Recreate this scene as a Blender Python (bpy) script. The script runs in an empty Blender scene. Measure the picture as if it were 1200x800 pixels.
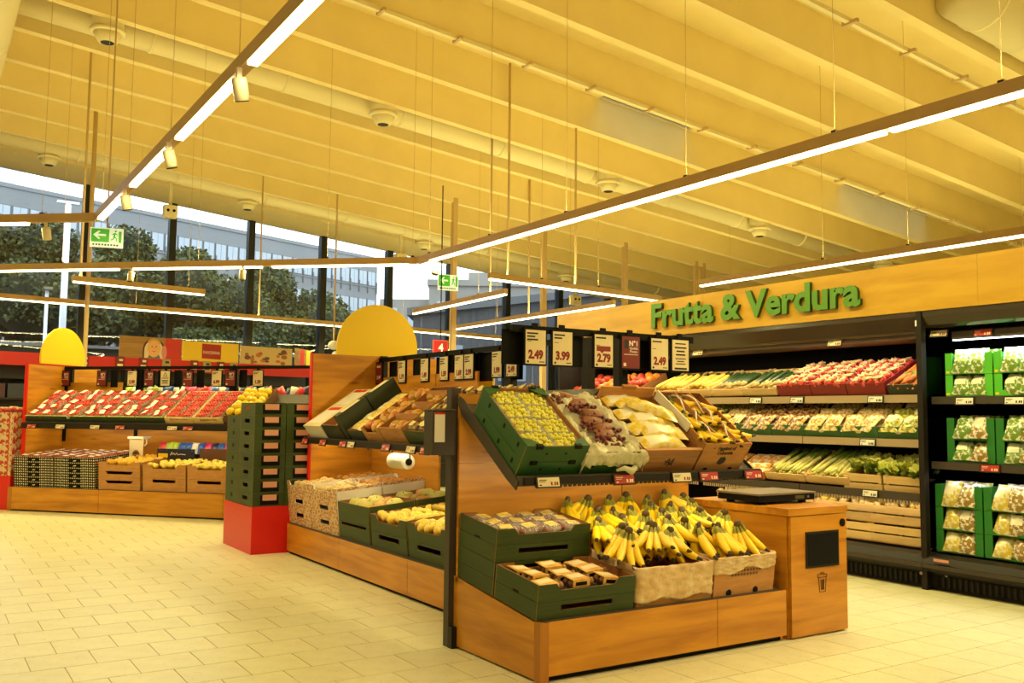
import bpy, math, random
from mathutils import Matrix, Vector, Euler

S = bpy.context.scene
COL = S.collection
rnd = random.Random(7)

# ------------------------------------------------------------------ camera, world, exposure
cam_data = bpy.data.cameras.new('camera')
cam = bpy.data.objects.new('camera', cam_data)
COL.objects.link(cam)
YAW, PITCH, ROLL = 0.571446, 0.079587, 0.0101533
fw = Vector((math.sin(YAW) * math.cos(PITCH), math.cos(YAW) * math.cos(PITCH), math.sin(PITCH)))
rt = Vector((math.cos(YAW), -math.sin(YAW), 0))
up = rt.cross(fw)
r2 = rt * math.cos(ROLL) + up * math.sin(ROLL)
u2 = -rt * math.sin(ROLL) + up * math.cos(ROLL)
mw = Matrix((( r2.x, u2.x, -fw.x, 0), (r2.y, u2.y, -fw.y, 0), (r2.z, u2.z, -fw.z, 1.27), (0, 0, 0, 1)))
cam.matrix_world = mw
cam_data.sensor_width = 36
cam_data.lens = 1086.747 / 1200 * 36
cam_data.clip_end = 500
S.camera = cam

world = bpy.data.worlds.new('world')
S.world = world
world.use_nodes = True
wn = world.node_tree.nodes
wl = world.node_tree.links
bg = wn['Background']
tc = wn.new('ShaderNodeTexCoord')
sep = wn.new('ShaderNodeSeparateXYZ')
ramp = wn.new('ShaderNodeValToRGB')
ramp.color_ramp.elements[0].position = 0.0
ramp.color_ramp.elements[0].color = (0.97, 0.985, 1.0, 1)
ramp.color_ramp.elements[1].position = 0.6
ramp.color_ramp.elements[1].color = (0.88, 0.94, 1.0, 1)
wl.new(tc.outputs['Generated'], sep.inputs[0])
wl.new(sep.outputs['Z'], ramp.inputs[0])
wl.new(ramp.outputs[0], bg.inputs['Color'])
bg.inputs['Strength'].default_value = 3.0

S.view_settings.view_transform = 'Standard'
S.view_settings.look = 'None'
S.view_settings.gamma = 1.0
S.view_settings.use_curve_mapping = False
S.view_settings.exposure = 0.0
S.cycles.max_bounces = 7
S.cycles.diffuse_bounces = 4
S.cycles.glossy_bounces = 3
S.cycles.transparent_max_bounces = 10
S.cycles.caustics_reflective = False
S.cycles.caustics_refractive = False
S.cycles.sample_clamp_indirect = 4.0

WARM = (1.0, 0.86, 0.32)
LINE_W = 20.5        # watts per metre of linear luminaire
SPOT_W = 70.0
UP = 0.30             # strength of the added ceiling uplight as a share of each luminaire's downlight

# ------------------------------------------------------------------ helpers
def T(x, y, z): return Matrix.Translation((x, y, z))
def Rx(d): return Matrix.Rotation(math.radians(d), 4, 'X')
def Ry(d): return Matrix.Rotation(math.radians(d), 4, 'Y')
def Rz(d): return Matrix.Rotation(math.radians(d), 4, 'Z')
def Sc(x, y=None, z=None):
    if y is None: y = z = x
    return Matrix.Diagonal((x, y, z, 1))
I4 = Matrix.Identity(4)

MATS = {}
def mat(name, col, rough=0.5, var=0.0, scale=(20, 20, 20), col2=None, metal=0.0, bump=0.0, spec=0.5, emit=None, obj_var=0.0,
        trans=None, detail=3.0, contrast=(0.35, 0.65)):
    """principled material; colour varies between col and col2 with a noise, brightness per object with obj_var"""
    if name in MATS: return MATS[name]
    m = bpy.data.materials.new(name)
    m.use_nodes = True
    n = m.node_tree.nodes; l = m.node_tree.links
    p = n['Principled BSDF']
    p.inputs['Roughness'].default_value = rough
    p.inputs['Metallic'].default_value = metal
    p.inputs['Specular IOR Level'].default_value = spec
    c4 = (*col, 1)
    p.inputs['Base Color'].default_value = c4
    out = None
    if col2 is not None or bump:
        t = n.new('ShaderNodeTexCoord'); mp = n.new('ShaderNodeMapping'); nz = n.new('ShaderNodeTexNoise')
        mp.inputs['Scale'].default_value = scale
        nz.inputs['Scale'].default_value = 1.0
        nz.inputs['Detail'].default_value = detail
        l.new(t.outputs['Object'], mp.inputs[0]); l.new(mp.outputs[0], nz.inputs['Vector'])
        if col2 is not None:
            r = n.new('ShaderNodeValToRGB')
            r.color_ramp.elements[0].position = contrast[0]; r.color_ramp.elements[0].color = c4
            r.color_ramp.elements[1].position = contrast[1]; r.color_ramp.elements[1].color = (*col2, 1)
            l.new(nz.outputs['Fac'], r.inputs[0]); out = r.outputs[0]
        if bump:
            b = n.new('ShaderNodeBump'); b.inputs['Strength'].default_value = bump; b.inputs['Distance'].default_value = 0.01
            l.new(nz.outputs['Fac'], b.inputs['Height']); l.new(b.outputs[0], p.inputs['Normal'])
    if obj_var:
        oi = n.new('ShaderNodeObjectInfo'); mr = n.new('ShaderNodeMapRange'); hs = n.new('ShaderNodeHueSaturation')
        mr.inputs['To Min'].default_value = 1 - obj_var; mr.inputs['To Max'].default_value = 1 + obj_var
        l.new(oi.outputs['Random'], mr.inputs[0]); l.new(mr.outputs[0], hs.inputs['Value'])
        if out is None: hs.inputs['Color'].default_value = c4
        else: l.new(out, hs.inputs['Color'])
        out = hs.outputs[0]
    if out is not None: l.new(out, p.inputs['Base Color'])
    if emit:
        p.inputs['Emission Color'].default_value = (*emit[0], 1); p.inputs['Emission Strength'].default_value = emit[1]
    if trans is not None:   # thin clear sheet: part of the light passes straight through
        tr = n.new('ShaderNodeBsdfTransparent'); mx = n.new('ShaderNodeMixShader')
        tr.inputs[0].default_value = (*trans[1], 1)
        mx.inputs[0].default_value = trans[0]
        l.new(p.outputs[0], mx.inputs[1]); l.new(tr.outputs[0], mx.inputs[2])
        l.new(mx.outputs[0], n['Material Output'].inputs['Surface'])
    MATS[name] = m
    return m

def wood_mat(name, scale, a=(0.37, 0.135, 0.007), b=(0.60, 0.262, 0.020), rough=0.35):
    if name in MATS: return MATS[name]
    m = bpy.data.materials.new(name); m.use_nodes = True
    n = m.node_tree.nodes; l = m.node_tree.links; p = n['Principled BSDF']
    t = n.new('ShaderNodeTexCoord'); mp = n.new('ShaderNodeMapping'); mp.inputs['Scale'].default_value = scale
    l.new(t.outputs['Object'], mp.inputs[0])
    n1 = n.new('ShaderNodeTexNoise'); n1.inputs['Scale'].default_value = 1; n1.inputs['Detail'].default_value = 6; n1.inputs['Distortion'].default_value = 0.4
    l.new(mp.outputs[0], n1.inputs['Vector'])
    r = n.new('ShaderNodeValToRGB')
    r.color_ramp.elements[0].position = 0.3; r.color_ramp.elements[0].color = (*a, 1)
    r.color_ramp.elements[1].position = 0.62; r.color_ramp.elements[1].color = (*b, 1)
    l.new(n1.outputs['Fac'], r.inputs[0])
    # knots
    mp2 = n.new('ShaderNodeMapping'); mp2.inputs['Scale'].default_value = tuple(0.45 * s + 0.9 for s in scale)
    l.new(t.outputs['Object'], mp2.inputs[0])
    vo = n.new('ShaderNodeTexVoronoi'); vo.inputs['Scale'].default_value = 1.0
    l.new(mp2.outputs[0], vo.inputs['Vector'])
    r3 = n.new('ShaderNodeValToRGB')
    r3.color_ramp.elements[0].position = 0.02; r3.color_ramp.elements[0].color = (0.34, 0.24, 0.18, 1)
    r3.color_ramp.elements[1].position = 0.13; r3.color_ramp.elements[1].color = (1, 1, 1, 1)
    l.new(vo.outputs['Distance'], r3.inputs[0])
    mx = n.new('ShaderNodeMix'); mx.data_type = 'RGBA'; mx.blend_type = 'MULTIPLY'; mx.inputs[0].default_value = 0.8
    l.new(r.outputs[0], mx.inputs[6]); l.new(r3.outputs[0], mx.inputs[7])
    l.new(mx.outputs[2], p.inputs['Base Color'])
    p.inputs['Roughness'].default_value = rough
    MATS[name] = m
    return m

WX = wood_mat('oak_grain_x', (1.6, 14, 14))
WY = wood_mat('oak_grain_y', (14, 1.6, 14))
EDGE = wood_mat('oak_edge', (10, 10, 2.0), (0.34, 0.12, 0.008), (0.42, 0.16, 0.012))
DARK = mat('dark_metal', (0.014, 0.011, 0.010), 0.45, spec=0.25)
GREY = mat('grey_metal', (0.055, 0.044, 0.038), 0.45, spec=0.3)
BLACK = mat('black', (0.004, 0.004, 0.004), 0.55, spec=0.12)
STEEL = mat('steel', (0.35, 0.30, 0.25), 0.3, metal=0.8)
RED = mat('red_laminate', (0.62, 0.008, 0.006), 0.4)
DKRED = mat('dark_red', (0.20, 0.008, 0.012), 0.5)
WHITE = mat('white_card', (0.78, 0.76, 0.70), 0.6)
CREAM = mat('cream_paper', (0.72, 0.62, 0.40), 0.6)
YELLOW = mat('yellow_board', (0.84, 0.56, 0.005), 0.5)
GREENCARD = mat('green_card', (0.020, 0.040, 0.004), 0.55, col2=(0.030, 0.056, 0.007), scale=(3, 3, 60), obj_var=0.12)
GREEN2 = mat('green_bright', (0.028, 0.125, 0.030), 0.5, obj_var=0.1)
LIME = mat('lime_card', (0.08, 0.46, 0.03), 0.5)
GRCOOL = mat('green_cool', (0.012, 0.16, 0.02), 0.5)
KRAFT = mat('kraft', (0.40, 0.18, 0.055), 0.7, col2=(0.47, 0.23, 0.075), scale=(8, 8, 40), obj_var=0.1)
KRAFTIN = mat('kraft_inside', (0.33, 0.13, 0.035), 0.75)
PRINT = mat('printed_card', (0.62, 0.46, 0.28), 0.6, col2=(0.40, 0.16, 0.06), scale=(30, 30, 60), contrast=(0.48, 0.56), detail=2)
PALEWOOD = mat('pale_wood', (0.58, 0.38, 0.15), 0.6, col2=(0.66, 0.47, 0.22), scale=(4, 40, 40), obj_var=0.1)
BLACKINK = mat('black_ink', (0.01, 0.009, 0.009), 0.6)
REDINK = mat('red_ink', (0.22, 0.01, 0.015), 0.6)
GREENINK = mat('green_letters', (0.07, 0.20, 0.012), 0.45)
EXITG = mat('exit_green', (0.05, 0.40, 0.02), 0.4, emit=((0.10, 0.62, 0.04), 0.35))
EXITW = mat('exit_white', (0.8, 0.85, 0.7), 0.4, emit=((0.9, 1.0, 0.75), 0.5))
CLEAR = mat('clear_plastic', (0.8, 0.8, 0.78), 0.12, trans=(0.72, (1, 1, 1)))
FILM = mat('cling_film', (0.85, 0.82, 0.75), 0.08, trans=(0.78, (1, 1, 1)), bump=0.6, scale=(60, 60, 60))
LINER = mat('plastic_liner', (0.80, 0.78, 0.58), 0.16, trans=(0.42, (1, 0.97, 0.86)), bump=1.0, scale=(34, 34, 34), spec=1.0)
PAPERLINER = mat('paper_liner', (0.72, 0.55, 0.34), 0.35, col2=(0.58, 0.38, 0.18), scale=(14, 14, 14), bump=1.0, spec=0.6)
CEILM = mat('ceiling_paint', (0.90, 0.745, 0.37), 0.6, col2=(0.86, 0.705, 0.34), scale=(2, 2, 2))
DUCTM = mat('duct_paint', (0.86, 0.76, 0.48), 0.5)
HOUS = mat('fixture_bronze', (0.62, 0.44, 0.22), 0.4)
SPOTM = mat('spot_white', (0.80, 0.72, 0.55), 0.4)
LED = mat('led_diffuser', (0.9, 0.9, 0.9), 0.5, emit=((1.0, 0.80, 0.45), 9.0))
LEDCOOL = mat('led_cool', (0.9, 0.9, 0.9), 0.5, emit=((0.92, 0.97, 1.0), 7.0))

class MB:
    def __init__(s): s.v = []; s.f = []; s.m = []
    def add(s, vs, fs, mi=0, M=None):
        o = len(s.v)
        for v in vs:
            s.v.append(tuple(M @ Vector(v)) if M is not None else tuple(v))
        for f in fs: s.f.append(tuple(o + i for i in f)); s.m.append(mi)
        return s
    def box(s, a, b, mi=0, M=None):
        x0, y0, z0 = a; x1, y1, z1 = b
        vs = [(x0,y0,z0),(x1,y0,z0),(x1,y1,z0),(x0,y1,z0),(x0,y0,z1),(x1,y0,z1),(x1,y1,z1),(x0,y1,z1)]
        return s.add(vs, [(0,3,2,1),(4,5,6,7),(0,1,5,4),(1,2,6,5),(2,3,7,6),(3,0,4,7)], mi, M)
    def prism(s, poly, axis, a, b, mi=0, M=None):
        """poly in the two other axes (in xyz order), extruded along axis from a to b"""
        n = len(poly)
        def p(q, c):
            if axis == 'x': return (c, q[0], q[1])
            if axis == 'y': return (q[0], c, q[1])
            return (q[0], q[1], c)
        vs = [p(q, a) for q in poly] + [p(q, b) for q in poly]
        fs = [tuple(range(n)), tuple(range(2*n-1, n-1, -1))] + [(i, i+n, (i+1) % n + n, (i+1) % n) for i in range(n)]
        return s.add(vs, fs, mi, M)
    def tube(s, pts, rad, n=8, mi=0, M=None, mis=None, caps=True):
        pts = [Vector(p) for p in pts]; vs = []; fs = []
        if not hasattr(rad, '__len__'): rad = [rad] * len(pts)
        prev = None
        for i, p in enumerate(pts):
            d = (pts[min(i+1, len(pts)-1)] - pts[max(i-1, 0)]).normalized()
            if prev is None:
                a = Vector((0, 0, 1)) if abs(d.z) < 0.9 else Vector((1, 0, 0))
                a = (a - d * a.dot(d)).normalized()
            else:
                a = (prev - d * prev.dot(d)).normalized()
            prev = a; b = d.cross(a)
            for k in range(n):
                t = 2 * math.pi * k / n
                vs.append(tuple(p + (a * math.cos(t) + b * math.sin(t)) * rad[i]))
        o = len(s.v)
        for v in vs: s.v.append(tuple(M @ Vector(v)) if M is not None else v)
        for i in range(len(pts) - 1):
            for k in range(n):
                s.f.append((o+i*n+k, o+i*n+(k+1) % n, o+(i+1)*n+(k+1) % n, o+(i+1)*n+k)); s.m.append(mis[i] if mis else mi)
        if caps:
            s.f.append(tuple(o + k for k in range(n-1, -1, -1))); s.m.append(mis[0] if mis else mi)
            s.f.append(tuple(o + (len(pts)-1)*n + k for k in range(n))); s.m.append(mis[-1] if mis else mi)
        return s
    def lathe(s, prof, n=12, mi=0, M=None, mis=None):
        """prof: (r, z) from bottom to top"""
        o = len(s.v)
        for r, z in prof:
            for k in range(n):
                t = 2 * math.pi * k / n; v = Vector((r * math.cos(t), r * math.sin(t), z))
                s.v.append(tuple(M @ v) if M is not None else tuple(v))
        for i in range(len(prof) - 1):
            for k in range(n):
                s.f.append((o+i*n+k, o+i*n+(k+1) % n, o+(i+1)*n+(k+1) % n, o+(i+1)*n+k)); s.m.append(mis[i] if mis else mi)
        s.f.append(tuple(o+k for k in range(n-1, -1, -1))); s.m.append(mis[0] if mis else mi)
        s.f.append(tuple(o+(len(prof)-1)*n+k for k in range(n))); s.m.append(mis[-1] if mis else mi)
        return s
    def ball(s, c, r, n=8, m=6, mi=0, M=None):
        if not hasattr(r, '__len__'): r = (r, r, r)
        prof = [(max(0.05, math.sin(math.pi * i / m)), -math.cos(math.pi * i / m)) for i in range(m + 1)]
        X = T(*c) @ Sc(*r)
        return s.lathe(prof, n, mi, (M @ X) if M is not None else X)
    def ico(s, c, r, mi=0):
        t = 0.5257311 * r; u = 0.8506508 * r
        vs = [(-t,0,u),(t,0,u),(-t,0,-u),(t,0,-u),(0,u,t),(0,u,-t),(0,-u,t),(0,-u,-t),(u,t,0),(-u,t,0),(u,-t,0),(-u,-t,0)]
        fs = [(0,1,4),(0,4,9),(9,4,5),(4,8,5),(4,1,8),(8,1,10),(8,10,3),(5,8,3),(5,3,2),(2,3,7),(7,3,10),(7,10,6),(7,6,11),(11,6,0),(0,6,1),(6,10,1),(9,11,0),(9,2,11),(9,5,2),(7,11,2)]
        return s.add([(v[0]+c[0], v[1]+c[1], v[2]+c[2]) for v in vs], fs, mi)
    def mesh(s, name, mats, smooth=False):
        me = bpy.data.meshes.new(name)
        me.from_pydata(s.v, [], s.f)
        if not isinstance(mats, (list, tuple)): mats = [mats]
        for m in mats: me.materials.append(m)
        me.polygons.foreach_set('material_index', s.m)
        if smooth: me.polygons.foreach_set('use_smooth', [True] * len(me.polygons))
        me.update()
        return me

def tag(o, label=None, cat=None, group=None, kind=None):
    if label: o['label'] = label
    if cat: o['category'] = cat
    if group: o['group'] = group
    if kind: o['kind'] = kind
    return o
def ob(name, me, M=I4, parent=None, **k):
    o = bpy.data.objects.new(name, me); COL.objects.link(o)
    if parent: o.parent = parent
    o.matrix_basis = M
    return tag(o, **k)
def thing(name, label, cat, M=I4, group=None):
    o = bpy.data.objects.new(name, None); COL.objects.link(o); o.matrix_basis = M
    o.empty_display_size = 0.05
    return tag(o, label, cat, group)
def boxm(name, a, b, m): return MB().box(a, b).mesh(name, m)
def part(parent, name, a, b, m, M=I4, **k): return ob(name, boxm(name, a, b, m), M, parent, **k)
def struct(name, me, M=I4): return ob(name, me, M, kind='structure')
TEXTS = {}
def text(parent, s, size, M, m, name='price_text', extrude=0.0006, offset=0.0, align='CENTER', space=1.0, sx=1.0):
    key = (s, size, extrude, offset, align, space, m.name)
    if key not in TEXTS:
        c = bpy.data.curves.new(name, 'FONT'); c.body = s; c.size = size; c.extrude = extrude; c.offset = offset
        c.align_x = align; c.align_y = 'BOTTOM_BASELINE'; c.resolution_u = 3; c.space_character = space
        o = bpy.data.objects.new(name, c)
        me = bpy.data.meshes.new_from_object(o); me.name = name
        me.materials.clear(); me.materials.append(m)
        bpy.data.objects.remove(o); bpy.data.curves.remove(c)
        TEXTS[key] = me
    return ob(name, TEXTS[key], M @ Sc(sx, 1, 1) @ Rx(90), parent)

class Proto:
    """a kind of thing: root mesh (or None) and parts (name, mesh, matrix, [sub-parts], properties), spawned as objects that share mesh data"""
    def __init__(s, name, cat, root=None): s.name = name; s.cat = cat; s.root = root; s.parts = []
    def p(s, name, me, M=I4, subs=(), **k): s.parts.append((name, me, M, subs, k)); return s
    def spawn(s, M, label, group=None):
        r = bpy.data.objects.new(s.name, s.root); COL.objects.link(r); r.matrix_basis = M
        if s.root is None: r.empty_display_size = 0.05
        tag(r, label, s.cat, group)
        for n, me, PM, subs, k in s.parts:
            c = ob(n, me, PM, r, **k)
            for n2, me2, M2 in subs: ob(n2, me2, M2, c)
        return r

# frames of the display furniture: local x runs along the front, -y faces the shopper
FD = T(2.56, 3.71, 0)
FI = T(2.93, 8.32, 0) @ Rz(-90)
FL = T(1.09, 13.5, 0) @ Rz(-48.1)
FF = T(6.46, 9.03, 0) @ Rz(-90)

# ------------------------------------------------------------------ setting: floor
TILE = 0.302
tile_m = mat('floor_tile', (0.68, 0.65, 0.44), 0.38, col2=(0.63, 0.60, 0.39), scale=(9, 9, 9), obj_var=0.035, spec=0.4)
def add_specks(m, scale, thr, dark):
    n = m.node_tree.nodes; l = m.node_tree.links; b = n['Principled BSDF'].inputs['Base Color']; src = b.links[0].from_socket
    g = n.new('ShaderNodeNewGeometry'); v = n.new('ShaderNodeTexVoronoi'); v.inputs['Scale'].default_value = scale; l.new(g.outputs['Position'], v.inputs['Vector'])
    r = n.new('ShaderNodeValToRGB'); r.color_ramp.elements[0].position = thr; r.color_ramp.elements[0].color = (dark, dark * .97, dark * .9, 1); r.color_ramp.elements[1].position = thr + .06; r.color_ramp.elements[1].color = (1, 1, 1, 1)
    l.new(v.outputs['Distance'], r.inputs[0]); x = n.new('ShaderNodeMix'); x.data_type = 'RGBA'; x.blend_type = 'MULTIPLY'; x.inputs[0].default_value = 1
    l.new(src, x.inputs[6]); l.new(r.outputs[0], x.inputs[7]); l.new(x.outputs[2], b)
add_specks(tile_m, 26, .13, .86)
grout_m = mat('grout', (0.50, 0.41, 0.21), 0.8)
floor = struct('floor', boxm('floor', (-6, -4, -0.1), (22, 22, -0.004), grout_m))
tme = MB().box((0.0022, 0.0022, -0.004), (TILE - 0.0022, TILE - 0.0022, 0)).mesh('tile', tile_m)
tiles = []
nx0, nx1, ny0, ny1 = -23, 73, -14, 73
def in_box(x, y, M, x0, x1, y0, y1):
    q = M.inverted() @ Vector((x, y, 0)); return x0 < q.x < x1 and y0 < q.y < y1
for j in range(ny0, ny1):
    for i in range(nx0, nx1):
        x = 1.0016 + i * TILE + (TILE / 2 if j % 2 else 0); y = 5.471 + j * TILE
        if -6 < x < 21.6 and -4 < y < 21.6: tiles.append((x, y))
near = []
for x, y in tiles:
    c = Vector((x + .15, y + .15, 0)); d = c - Vector((0, 0, 1.27)); z = d.dot(fw)
    if z < 1: continue
    px = d.dot(r2) / z; py = d.dot(u2) / z
    if abs(px) > 0.58 or abs(py) > 0.40: continue
    if in_box(c.x, c.y, FD, -.1, 6, 0.1, 9) or in_box(c.x, c.y, FI, -5, 5, 0.1, 9) or in_box(c.x, c.y, FL, -6, 9, 0.1, 9): continue
    near.append((z, x, y))
near.sort(); near = near[:300]; chosen = set((a[1], a[2]) for a in near)
for z, x, y in near: ob('tile', tme, T(x, y, 0), floor)
mb = MB()
for x, y in tiles:
    if (x, y) not in chosen: mb.box((x + .0022, y + .0022, -0.004), (x + TILE - .0022, y + TILE - .0022, 0))
ob('tile_field', mb.mesh('tile_field', tile_m), I4, floor, kind='stuff')

# ------------------------------------------------------------------ setting: roof, beams, walls
RZ0, RS = 6.532, 0.0955
def roof(x): return RZ0 - RS * x
XL, XR, YN, YF = -6.0, 22.0, -4.0, 22.0
def slab(x0, x1, y0, y1, lo, hi, m, name):
    vs = [(x0,y0,roof(x0)+lo),(x1,y0,roof(x1)+lo),(x1,y1,roof(x1)+lo),(x0,y1,roof(x0)+lo),(x0,y0,roof(x0)+hi),(x1,y0,roof(x1)+hi),(x1,y1,roof(x1)+hi),(x0,y1,roof(x0)+hi)]
    return MB().add(vs, [(0,3,2,1),(4,5,6,7),(0,1,5,4),(1,2,6,5),(2,3,7,6),(3,0,4,7)]).mesh(name, m)
holes = [(8.8, 10.7), (14.6, 17.3)]
SY0, SY1 = 10.06, 11.23
ceil = struct('ceiling', slab(XL, XR, YN, SY0, .56, .66, CEILM, 'ceiling'))
ob('roof_deck', slab(XL, XR, SY1, YF + .3, .56, .66, CEILM, 'roof_deck'), I4, ceil)
xs = [XL] + [v for h in holes for v in h] + [XR]
for a, b in zip(xs[0::2], xs[1::2]): ob('roof_deck', slab(a, b, SY0, SY1, .56, .66, CEILM, 'roof_deck'), I4, ceil)
for k in range(-9, 11):
    y = 8.65 + 1.33 * k
    if y > 21.9: break
    ob('ceiling_beam', slab(XL, XR, y - .07, y + .07, 0, .57, CEILM, 'ceiling_beam'), I4, ceil)
ob('roof_fascia', slab(XL, XR, YF, YF + .2, 0.021, .56, CEILM, 'roof_fascia'), I4, ceil)
ob('soffit_board', slab(XL, XR, 20.69, YF + .15, -.0, .03, CEILM, 'soffit_board'), I4, ceil)
glass_m = bpy.data.materials.new('window_glass'); glass_m.use_nodes = True
gn = glass_m.node_tree.nodes; gl = glass_m.node_tree.links
gt = gn.new('ShaderNodeBsdfTransparent'); gt.inputs[0].default_value = (0.90, 0.95, 0.97, 1)
gg = gn.new('ShaderNodeBsdfGlossy'); gg.inputs['Roughness'].default_value = 0.0
gf = gn.new('ShaderNodeFresnel'); gf.inputs['IOR'].default_value = 1.5
gx = gn.new('ShaderNodeMixShader')
gl.new(gf.outputs[0], gx.inputs[0]); gl.new(gt.outputs[0], gx.inputs[1]); gl.new(gg.outputs[0], gx.inputs[2])
gl.new(gx.outputs[0], gn['Material Output'].inputs['Surface'])
for i, (a, b) in enumerate(holes):
    o = struct('window_%d' % (40 + i), slab(a, b, SY0, SY1, .60, .612, glass_m, 'skylight_pane'))

wallm = mat('wall_paint', (0.70, 0.55, 0.30), 0.7)
darkframe = mat('window_frame', (0.012, 0.016, 0.018), 0.35)
struct('wall_left', boxm('wall_left', (XL - .2, YN, 0), (XL, YF, 7.3), wallm))
struct('wall_right', boxm('wall_right', (XR, YN, 0), (XR + .2, YF, 6.2), wallm))
struct('wall_near', boxm('wall_near', (XL, YN - .2, 0), (XR, YN, 7.3), wallm))
struct('wall_back', boxm('wall_back', (XL, YF, 0), (XR, YF + .25, 0.9), mat('plinth_dark', (0.05, 0.05, 0.055), 0.6)))
MX = [2.99 + 1.835 * k for k in range(-4, 11)]
for i, x in enumerate(MX):
    h = roof(x)
    fr_ = struct('trim_%d' % (i + 1), boxm('mullion', (x - .075, YF - .02, 0.9), (x + .075, YF + .2, h), darkframe))
    if i + 1 < len(MX):
        x2 = MX[i + 1]
        zt = roof(x2)
        w = struct('window_%d' % (i + 1), MB().prism([(x + .075, .95), (x2 - .075, .95), (x2 - .075, roof(x2)), (x + .075, roof(x))], 'y', YF + .09, YF + .105).mesh('window_pane', glass_m))
        part(w, 'window_frame', (x + .075, YF + .05, 0.9), (x2 - .075, YF + .15, 0.96), darkframe)
struct('wall_end', boxm('wall_end', (MX[-1] + .1, YF, .9), (XR, YF + .2, 6), wallm))
struct('wall_corner', boxm('wall_corner', (XL, YF, .9), (MX[0] - .1, YF + .2, 7.2), wallm))

# columns along the beam at y = 16.6
for x, w in ((9.23, .05), (11.48, .055), (13.78, .055), (16.03, .045), (16.28, .045)):
    first = x == 9.23
    o = ob('column', MB().box((-w, -.05, 0), (w, .05, roof(x) + .1)).mesh('column', HOUS), T(x, 16.6, 0), label={9.23: 'square steel column carrying the far exit sign', 11.48: 'square steel column behind the foremost cream price sign 2.49',
        13.78: 'square steel column rising just left of the wooden fascia lettering', 16.03: 'left of the twin steel columns above the letter a of the fascia', 16.28: 'right of the twin steel columns above the fascia'}[x], cat='column', group='steel columns under the roof beam')
    part(o, 'base_plate', (-.1, -.1, 0), (.1, .1, .015), DARK)

# ------------------------------------------------------------------ ducts and ceiling fittings
def duct(name, p0, p1, r, label, ribs, grp=None):
    t = ob(name, MB().tube([p0, p1], r, 20).mesh('duct', DUCTM, True), label=label, cat='duct', group=grp)
    a = Vector(p0); b = Vector(p1); d = (b - a).normalized()
    for k in range(ribs):
        c = a + (b - a) * (k + .5) / ribs
        ob('joint_ring', MB().tube([c - d * .02, c + d * .02], r + .012, 20).mesh('joint_ring', DUCTM, True), I4, t)
    return t
def dz(x, o): return roof(x) + o
duct('air_duct', (XL, 13.2, dz(XL, .14)), (20.5, 13.2, dz(20.5, .14)), .21, 'long pale air duct between roof beams carrying the nearer row of diffusers', 14)
duct('air_duct', (XL, 19.95, dz(XL, .14)), (20.5, 19.95, dz(20.5, .14)), .21, 'long pale air duct close to the windows with faint diffusers', 14)
duct('air_duct', (.43, 2, 5.55), (.43, 16, 5.55), .30, 'fat white air duct in the top left corner of the view', 5)
duct('air_duct', (9.4, 5.6, dz(9.4, .32)), (21.5, 5.6, dz(21.5, .32)), .32, 'large ribbed air duct at the top right corner of the view', 16)
jet = Proto('air_diffuser', 'diffuser')
jet.p('drum', MB().lathe([(.16, .05), (.20, .07), (.20, .30), (.17, .34)], 20).mesh('drum', DUCTM, True))
jet.p('collar', MB().lathe([(.20, .03), (.225, .04), (.225, .075), (.20, .085)], 20).mesh('collar', DUCTM, True))
jet.p('nozzle', MB().lathe([(.09, -.09), (.12, -.085), (.18, .03), (.15, .05)], 20).mesh('nozzle', DUCTM, True))
jet.p('outlet', MB().lathe([(.085, -.094), (.085, -.088)], 16).mesh('outlet', DARK))
for i, x in enumerate((1.9, 5.87, 10.3, 14.2, 18.2)):
    jet.spawn(T(x, 12.87, dz(x, -.16)), 'round ceiling air diffuser on the nearer duct, number %s counted from the left' % ['one', 'two', 'three', 'four', 'five'][i], 'diffusers on the near duct')
for i, x in enumerate((2.0, 5.95, 10.3, 14.6)):
    jet.spawn(T(x, 20.05, dz(x, -.16)), 'round ceiling air diffuser by the windows, number %s counted from the left' % ['one', 'two', 'three', 'four'][i], 'diffusers on the window duct')
# cable rails with clamps under two beams
for y, x0, x1, lab in ((9.98, 3.0, 21, 'slim cable rail with clamps under the roof beam by the daylit skylights'), (6.5, 5, 16, 'slim cable rail with clamps under the roof beam at the upper right')):
    t = thing('cable_rail', lab, 'cable rail')
    vs = [(x0, y - .15), (x1, y - .05)]
    m = MB().add([(x0, y-.11, dz(x0, -.05)), (x1, y-.11, dz(x1, -.05)), (x1, y-.05, dz(x1, -.05)), (x0, y-.05, dz(x0, -.05)), (x0, y-.11, dz(x0, .0)), (x1, y-.11, dz(x1, .0)), (x1, y-.05, dz(x1, .0)), (x0, y-.05, dz(x0, .0))],
                 [(0,3,2,1),(4,5,6,7),(0,1,5,4),(1,2,6,5),(2,3,7,6),(3,0,4,7)]).mesh('rail', DUCTM)
    ob('rail', m, I4, t)
    cm = MB().box((-.02, -.20, -.07), (.02, .0, -.03)).box((-.02, -.02, -.07), (.02, .0, .03)).mesh('clamp', HOUS)
    x = x0 + .4
    while x < x1: ob('clamp', cm, T(x, y, dz(x, 0)), t); x += 1.05

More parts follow.
